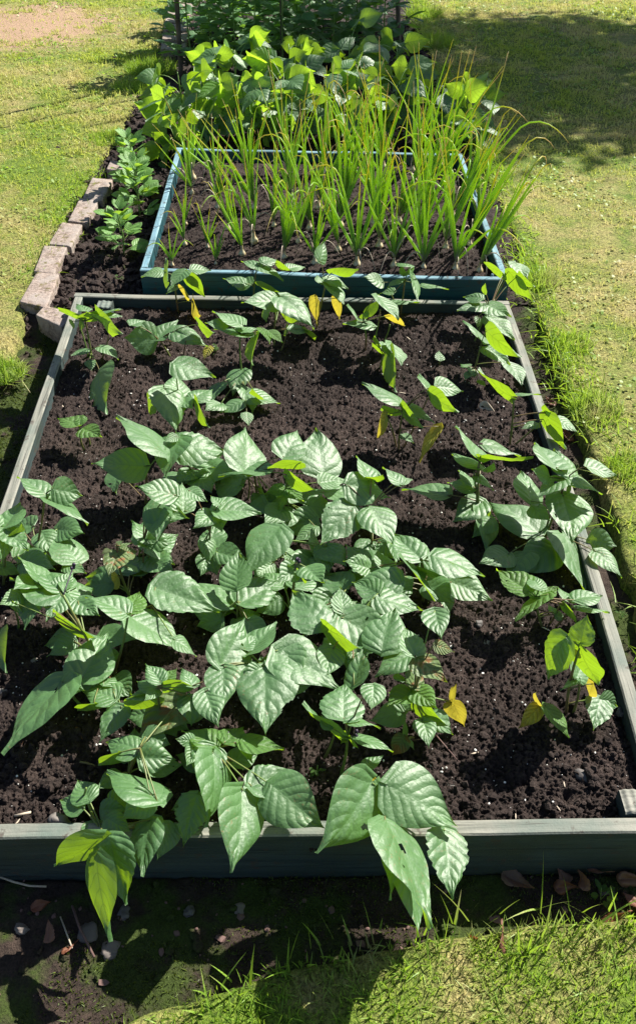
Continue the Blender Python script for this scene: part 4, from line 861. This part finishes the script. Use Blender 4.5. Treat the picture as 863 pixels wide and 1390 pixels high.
tag(mb.build('withered_leaf', M['straw'], None, True, P(652, 552, SOIL1+.012)), 'withered white crumpled leaf on bare soil near the right board', 'dead leaf')
def twig(pts, rad, label, mat='twig', h=SOIL1+.006):
    mb = MB(); q = [P(x, y, h+dz) for x, y, dz in pts]; tube(mb, q, rad, 6); return tag(mb.build('twig', M[mat], None, True, q[0]), label, 'twig')
twig([(583, 988, .01), (600, 1008, .008), (622, 1034, 0)], .0014, 'dark thin twig on the bare soil right of the cluster')
twig([(551, 1005, 0), (562, 1005, .003), (577, 1003, .004)], .0014, 'pale pinkish stalk beside the shrivelled plant')
twig([(0, 1191, 0), (20, 1198, .006), (40, 1203, .004), (63, 1204, 0)], .0020, 'curved pale twig on the ground below the board at left', 'straw', .008)
twig([(82, 1245, 0), (92, 1272, .006), (98, 1288, 0)], .0014, 'dry straw stalk among the stones at left', 'straw', .008)
twig([(98, 1230, 0), (108, 1260, .006), (128, 1300, 0)], .0022, 'dark red twig among the stones at left', 'twig', .008)
twig([(20, 1108, 0), (42, 1103, .002)], .0026, 'short flat splinter on the shaded soil at left', 'straw')
twig([(760, 976, 0), (770, 985, .003), (788, 998, 0)], .001, 'straw lying under the lime-leaved plant', 'straw')
twig([(822, 963, .01), (835, 975, 0)], .0012, 'reddish broken stalk by the flat stone')
# ------------------------------------------------------------------ poles holding the tall beans
def pole(x0, y0, x1, y1, rad, label, ht=2.2):
    a = P(x0, y0, .03); b = PY(x1, y1, a[1]); d = unit(b-a); top = a+d*ht/d[2]; mb = MB()
    pts = [a-d*.05+(top-a+d*.05)*t+np.array([.004*math.sin(5*t), .004*math.cos(4*t), 0]) for t in np.linspace(0, 1, 12)]
    tube(mb, pts, np.linspace(rad, rad*.85, 12), 10); o = mb.build('wooden_pole', M['pole'], None, True, a); tag(o, label, 'pole', 'poles around the tall broad beans'); return a, top
p1 = pole(246, 108, 239, 0, .016, 'left wooden pole beside the far brick path')
p2 = pole(383, 96, 381, 0, .011, 'thin middle pole inside the tall broad beans')
p3 = pole(542, 90, 539, 0, .016, 'right wooden pole by the far lawn edge')
# ------------------------------------------------------------------ onions
def onion(px, py, hgt, nl, lean, label, seed, spread=.36, bulb=.010, bend=.3, soilz=SOIL2):
    r = random.Random(seed); c = P(px, py, soilz); root = empty('onion_plant', c, label, 'onion plant', 'onion plants in the teal bed')
    mb = MB(); br = bulb*r.uniform(.8, 1.25)
    prof = [(0.35, -.9), (.8, -.6), (1, -.1), (.92, .4), (.6, .95), (.36, 1.5), (.28, 2.4)]
    V = []; Fc = []; n = 12
    for (q, z) in prof:
        for j in range(n): a = 2*math.pi*j/n; V.append((c[0]+br*q*math.cos(a), c[1]+br*q*math.sin(a), c[2]+br*.55+br*z))
    for i in range(len(prof)-1):
        for j in range(n): Fc.append((i*n+j, i*n+(j+1) % n, (i+1)*n+(j+1) % n, (i+1)*n+j))
    mb.add(V, Fc); mb.build('bulb', M['bulb'], root)
    base = np.array(c)+np.array([0, 0, br*2.6])
    a0 = r.uniform(0, 3.14)
    nl += 3 if hgt > .2 else 2
    lean = (lean[0]*0.8+r.uniform(-.26, .26), lean[1]+r.uniform(-.18, .18))
    for k in range(nl):
        t = (k+.5)/nl; L = hgt*r.uniform(.42, 1.05)*(1.25 if hgt < .2 else 1.5)
        a = a0+(0 if k % 2 else math.pi)+r.uniform(-.7, .7); sp = spread*(0.1+1.25*t)*r.uniform(.3, 1.6)
        d = unit(np.array([math.cos(a)*sp*1.15+lean[0], math.sin(a)*sp*.8+lean[1], 1.0]))
        pts = []; p = base.copy(); rad = []; m = 14; kink = r.random() < bend; kk = r.uniform(.4, .85); g = r.uniform(.1, 1.5)
        hd = np.array([math.cos(a), math.sin(a), 0])
        for s in range(m+1):
            u = s/m; pts.append(p.copy()); w_ = (.0040+.0052*min(1, (hgt/.40)**1.5))*(.62+.38*math.sin(math.pi*min(1, u*1.3+.15)))*(1-u**3.2)+.0006; rad.append(w_*.62)
            dd = d+hd*.17*g*u
            if kink and u > kk: f = (u-kk)/(1-kk); dd = unit(dd*(1-f)+(hd*.8+np.array([0, 0, -.9]))*f*1.6)
            p = p+unit(dd)*L/m
        lb = MB(); tube(lb, pts, rad, 6); o = lb.build('leaf', M['onion'], root)
    if hgt > .2:
        for q in range(2):
            a = r.uniform(0, 6.28); hd = np.array([math.cos(a), math.sin(a), 0]); up_ = r.uniform(.04, .09); e = base+hd*r.uniform(.07, .13); e[2] = soilz+.008
            lb = MB(); tube(lb, bez(base, base+hd*.05+np.array([0, 0, up_*2]), e, 10), np.linspace(.0028, .0010, 10), 5); o = lb.build('leaf', M['straw'], root); o['label'] = 'withered straw-coloured leaf'
    return root
ON = []
def row(name, pts, **k):
    n = len(pts); words = ['first', 'second', 'third', 'fourth', 'fifth', 'sixth', 'seventh', 'eighth', 'ninth', 'tenth', 'eleventh', 'twelfth']
    for i, p in enumerate(sorted(pts)):
        px, py, hg, nl = p[:4]; lx = p[4] if len(p) > 4 else (px-430)/1000
        onion(px, py, hg, nl, (lx, -.02), '%s %s onion plant, %s from the left in the %s row of the teal bed' % ('small' if hg < .2 else 'tall' if hg > .3 else 'medium', 'sparse' if nl < 5 else 'leafy', words[i], name), int(px*3+py), bulb=.009 if hg < .2 else .014)
row('front', [(234, 361, .13, 3), (293, 359, .17, 4), (329, 347, .20, 5), (386, 352, .27, 7), (427, 360, .24, 6), (484, 362, .36, 6), (534, 363, .32, 5), (574, 365, .34, 6), (617, 368, .34, 6, .22), (650, 370, .36, 7, .20)])
row('second', [(251, 333, .17, 4), (282, 337, .15, 4), (345, 330, .25, 5), (405, 330, .30, 6), (459, 341, .33, 6), (514, 337, .33, 6), (567, 338, .34, 6), (604, 339, .36, 7, .15), (637, 334, .38, 7, .22)])
row('third', [(252, 305, .17, 4), (310, 312, .20, 5), (372, 308, .30, 7), (420, 312, .32, 7), (462, 308, .34, 7), (507, 305, .36, 6), (542, 302, .36, 6), (575, 300, .38, 7), (614, 297, .38, 7, .18), (648, 305, .38, 7, .26)])
row('fourth', [(261, 264, .22, 6), (296, 284, .22, 6), (345, 284, .30, 7), (395, 278, .33, 7), (432, 284, .33, 7), (470, 282, .34, 7), (504, 277, .36, 7), (566, 263, .38, 7), (604, 258, .38, 7, .1), (634, 262, .40, 7, .22)])
row('rearmost', [(262, 244, .24, 5), (294, 246, .26, 6), (340, 240, .28, 7), (392, 240, .32, 7), (440, 236, .33, 7), (482, 229, .34, 6), (520, 229, .36, 7), (560, 232, .36, 7), (597, 228, .38, 7, .12)])
# ------------------------------------------------------------------ bushy plants behind
def rnd_leaf(root, c, d, n, L, W, mat, seed, **k):
    mb = MB(); leaf_mesh(mb, c, d, n, L, W, seed=seed, nu=k.pop('nu', 7), nv=k.pop('nv', 6), twist=.3, **k); return mb.build('leaf', mat, root)
def bush_bean(px, py, ht, ntri, spread, label, seed, mat='leaf', size=.138):
    r = random.Random(seed); c = P(px, py, .045); root = empty('bean_plant', c, label, 'bean plant', 'bean plants behind the teal bed'); sm = MB()
    top = c+np.array([r.uniform(-.03, .03), r.uniform(-.03, .03), ht*.75]); tube(sm, bez(c, (c+top)/2+np.array([.01, 0, 0]), top, 6), np.linspace(.005, .003, 6), 6)
    for k in range(ntri):
        f = r.uniform(.12, 1); st = c+(top-c)*f; a = r.uniform(0, 6.28); rad = spread*r.uniform(.35, 1); nd = st+np.array([math.cos(a)*rad, math.sin(a)*rad, ht*.30*r.uniform(-.1, 1)])
        tube(sm, bez(st, (st+nd)/2+np.array([0, 0, .03]), nd, 5), np.linspace(.0024, .0016, 5), 5)
        for q in (-1, 0, 1):
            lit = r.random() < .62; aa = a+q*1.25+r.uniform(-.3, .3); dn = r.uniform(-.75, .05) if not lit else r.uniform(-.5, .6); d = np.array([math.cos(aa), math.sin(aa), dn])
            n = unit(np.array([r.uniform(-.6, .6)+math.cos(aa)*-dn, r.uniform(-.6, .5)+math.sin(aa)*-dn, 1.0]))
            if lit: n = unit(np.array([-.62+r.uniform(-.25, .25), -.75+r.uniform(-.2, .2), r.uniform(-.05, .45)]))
            L = size*r.uniform(.7, 1.1); rnd_leaf(root, nd+unit(d)*.012, d, n, L, L*r.uniform(.75, .9), M['young' if lit and r.random() < .6 else mat], seed*100+k*3+q, droop=.14, fold=.15)  # backlight on lit leaves put into colour by the lighter leaf material
    sm.build('stem', M['stem_green'], root)
BB = [(236, 212, .30, 10, .10, 'drooping bean plant hanging over the left rear corner of the teal bed'), (250, 178, .42, 10, .13, 'leftmost backlit bean plant behind the teal bed'), (292, 192, .42, 14, .14, 'tall backlit bean plant second from the left behind the teal bed'),
 (338, 194, .40, 13, .14, 'bean plant with large silvery leaf just behind the teal back board'), (320, 155, .46, 10, .15, 'bean plant in the second rank behind the teal bed, left of middle'), (385, 193, .42, 13, .14, 'bean plant behind the middle of the teal back board'),
 (400, 155, .50, 11, .15, 'bright bean plant in the second rank at the middle'), (432, 193, .42, 13, .15, 'bean plant behind the tall onions, right of middle'), (470, 155, .56, 12, .14, 'tallest bean plant, pale upper leaves reaching the broad beans'), (482, 193, .42, 13, .15, 'bean plant right behind the tallest onion leaves'),
 (532, 193, .40, 12, .13, 'lime leaved bean plant behind the tall onions'), (535, 155, .46, 10, .14, 'bean plant in the second rank near the right pole'), (580, 192, .38, 11, .12, 'small bean plant near the right rear corner of the teal bed'), (632, 196, .36, 10, .12, 'bean plant with round lime leaves at the right rear corner')]
for k, b in enumerate(BB): bush_bean(*b, 900+k)
def broad_bean(px, py, ht, label, seed, mat, nn=9, size=.055, z=.045, lean=(0, 0), group='tall broad bean plants at the back', nu=5):
    r = random.Random(seed); c = P(px, py, z); root = empty('broad_bean_plant', c, label, 'broad bean plant', group); sm = MB()
    top = c+np.array([lean[0]+r.uniform(-.04, .04)*ht, lean[1]+r.uniform(-.04, .04)*ht, ht]); st = bez(c, (c+top)/2+np.array([r.uniform(-.02, .02), 0, 0]), top, 10); tube(sm, st, np.linspace(.006, .0035, 10)*(1 if ht > .4 else .7), 4+2)
    for k in range(nn):
        f = (k+1)/nn; p = c+(top-c)*f*.97; a = k*2.4+r.uniform(-.4, .4)
        pl = size*(1.5 if ht > .4 else .5)*(1.1-.6*f); e = p+np.array([math.cos(a)*pl, math.sin(a)*pl, pl*(.45+.7*f)])
        tube(sm, [p, (p+e)/2, e], .0016, 4)
        for q in range(5 if ht > .4 else 3):
            b = (p*(1-(.45+.18*q))+e*(.45+.18*q)) if ht > .4 else e; s = 1 if q % 2 else -1; aa = a+s*(.9 if q < 3 else .3)+r.uniform(-.3, .3)
            if ht <= .4: aa = a+(q-1)*1.0
            d = np.array([math.cos(aa), math.sin(aa), r.uniform(-.15, .5)+.6*f*(ht <= .4)]); n = np.array([-math.cos(aa)*.5+r.uniform(-.5, .5), -math.sin(aa)*.5+r.uniform(-.5, .3), 1.0])
            L = size*r.uniform(.8, 1.25)*(1.1-.35*f); rnd_leaf(root, b, d, n, L, L*.58, M[mat], seed*90+k*4+q, droop=.10, fold=.25, shape='oval', nu=nu, nv=4, curl=.08)
    sm.build('stem', M['stem_green'], root)
k = 0
places = [('leftmost of the nearest rank', 262, 100), ('second in the nearest rank', 290, 88), ('third in the nearest rank', 320, 96), ('fourth in the nearest rank', 350, 86), ('fifth in the nearest rank', 384, 94), ('sixth in the nearest rank', 418, 86), ('seventh in the nearest rank', 450, 96), ('eighth in the nearest rank', 484, 90), ('rightmost of the nearest rank', 518, 98),
 ('leftmost of the middle rank', 274, 62), ('second in the middle rank', 306, 58), ('third in the middle rank', 338, 62), ('fourth in the middle rank', 372, 56), ('fifth in the middle rank', 404, 62), ('sixth in the middle rank', 438, 56), ('seventh in the middle rank', 470, 62), ('rightmost of the middle rank', 506, 60),
 ('leftmost of the rear rank', 290, 36), ('second in the rear rank', 330, 34), ('third in the rear rank', 372, 36), ('fourth in the rear rank', 412, 34), ('fifth in the rear rank', 452, 36), ('rightmost of the rear rank', 496, 34)]
for (lb, x, y) in places:
    k += 1; fr = lb.endswith('nearest rank'); broad_bean(x, y, random.Random(k).uniform(.6, .85) if fr else random.Random(k).uniform(.55, .75), 'tall dark broad bean plant, '+lb+' of the back planting', 3000+k, 'broad', nn=18, size=.110)
SG = 'young broad bean plants between bricks and teal bed'
broad_bean(168, 345, .17, 'nearest young broad bean plant between the bricks and the teal bed', 11, 'broad_lit', nn=12, size=.080, group=SG, nu=8)
broad_bean(190, 292, .22, 'middle young broad bean plant between the bricks and the teal bed', 12, 'broad_lit', nn=15, size=.080, group=SG, nu=8)
broad_bean(186, 262, .24, 'farthest young broad bean plant, half behind the middle one', 13, 'broad_lit', nn=15, size=.080, group=SG, nu=8)
# ------------------------------------------------------------------ weeds
def weed(px, py, n, size, label, seed, h=SOIL1, mat='young'):
    r = random.Random(seed); c = P(px, py, h); root = empty('weed_seedling', c, label, 'weed'); 
    mb = MB()
    for k in range(n):
        a = r.uniform(0, 6.28); z = r.uniform(.3, 1)*size; b = c+np.array([math.cos(a)*size*.25, math.sin(a)*size*.25, z]); leaf_mesh(mb, b, np.array([math.cos(a), math.sin(a), r.uniform(-.2, .5)]), np.array([0, 0, 1.0]), size*r.uniform(.35, .6), size*.28, seed=seed+k, nu=5, nv=4, shape='oval')
    mb.build('foliage', M[mat], root); sm = MB()
    for k in range(3): sm_a = r.uniform(0, 6.28); tube(sm, [c, c+np.array([math.cos(sm_a)*size*.3, math.sin(sm_a)*size*.3, size*.8])], .0008, 4)
    sm.build('stem', M['stem_green'], root)
weed(290, 480, 16, .028, 'small bright weed between two bean plants on the left', 1)
weed(163, 384, 9, .03, 'little weed on the soil in front of the young broad beans', 2, .045)
weed(87, 382, 4, .014, 'tiny weed beside the nearest edging bricks', 3, .045)
weed(815, 1222, 12, .034, 'small dark green weed among the dead leaves below the board', 4, .003)
weed(430, 1050, 7, .022, 'small upright weed in the shade of the cluster', 5)
weed(840, 840, 8, .02, 'small weed in the gap beside the right board', 6, .003)
# ------------------------------------------------------------------ tree to the right, its shade falls on the lawn
tr = empty('broadleaf_tree', (7.4, 11.2, 0), 'broadleaf tree standing on the lawn at the far right, shading the grass', 'tree')
mb = MB(); a = np.array([7.4, 11.2, -.05])
tube(mb, [a, a+[0, 0, 1.5], a+[-.2, -.1, 3.2], a+[-.3, -.2, 5]], [.2, .15, .11, .05], 12)
r = np.random.default_rng(4)
for k in range(9):
    an = k*.7; s = a+np.array([-.15, -.1, 2.2+k*.25]); e = s+np.array([math.cos(an)*1.3, math.sin(an)*1.2, .9]); tube(mb, bez(s, (s+e)/2+np.array([0, 0, .2]), e, 5), np.linspace(.06, .015, 5), 6)
mb.build('trunk', M['bark'], tr)
ctr = np.array(P(745, 100, .06))+SUN/SUN[2]*4.6
n = 16000; VV = []
cl = []
for k in range(70):
    v = r.standard_normal(3); v /= np.linalg.norm(v); cl.append(ctr+v*np.array([1.75, 1.45, 1.0])*r.uniform(.3, 1)**.5)
cl = np.array(cl); cc = cl[r.integers(0, len(cl), n)]+r.normal(0, .24, (n, 3))
d1 = r.standard_normal((n, 3)); d1 /= np.linalg.norm(d1, axis=1)[:, None]; d2 = np.cross(d1, r.standard_normal((n, 3))); d2 /= np.linalg.norm(d2, axis=1)[:, None]
s = r.uniform(.045, .09, n)[:, None]
V = np.stack([cc-d1*s, cc-d2*s*.5, cc+d1*s, cc+d2*s*.5], 1).reshape(-1, 3); V = V-np.array([7.4, 11.2, 0])
crown = fast_mesh('crown', V, np.arange(n*4).reshape(-1, 4), M['treeleaf']); crown.parent = tr
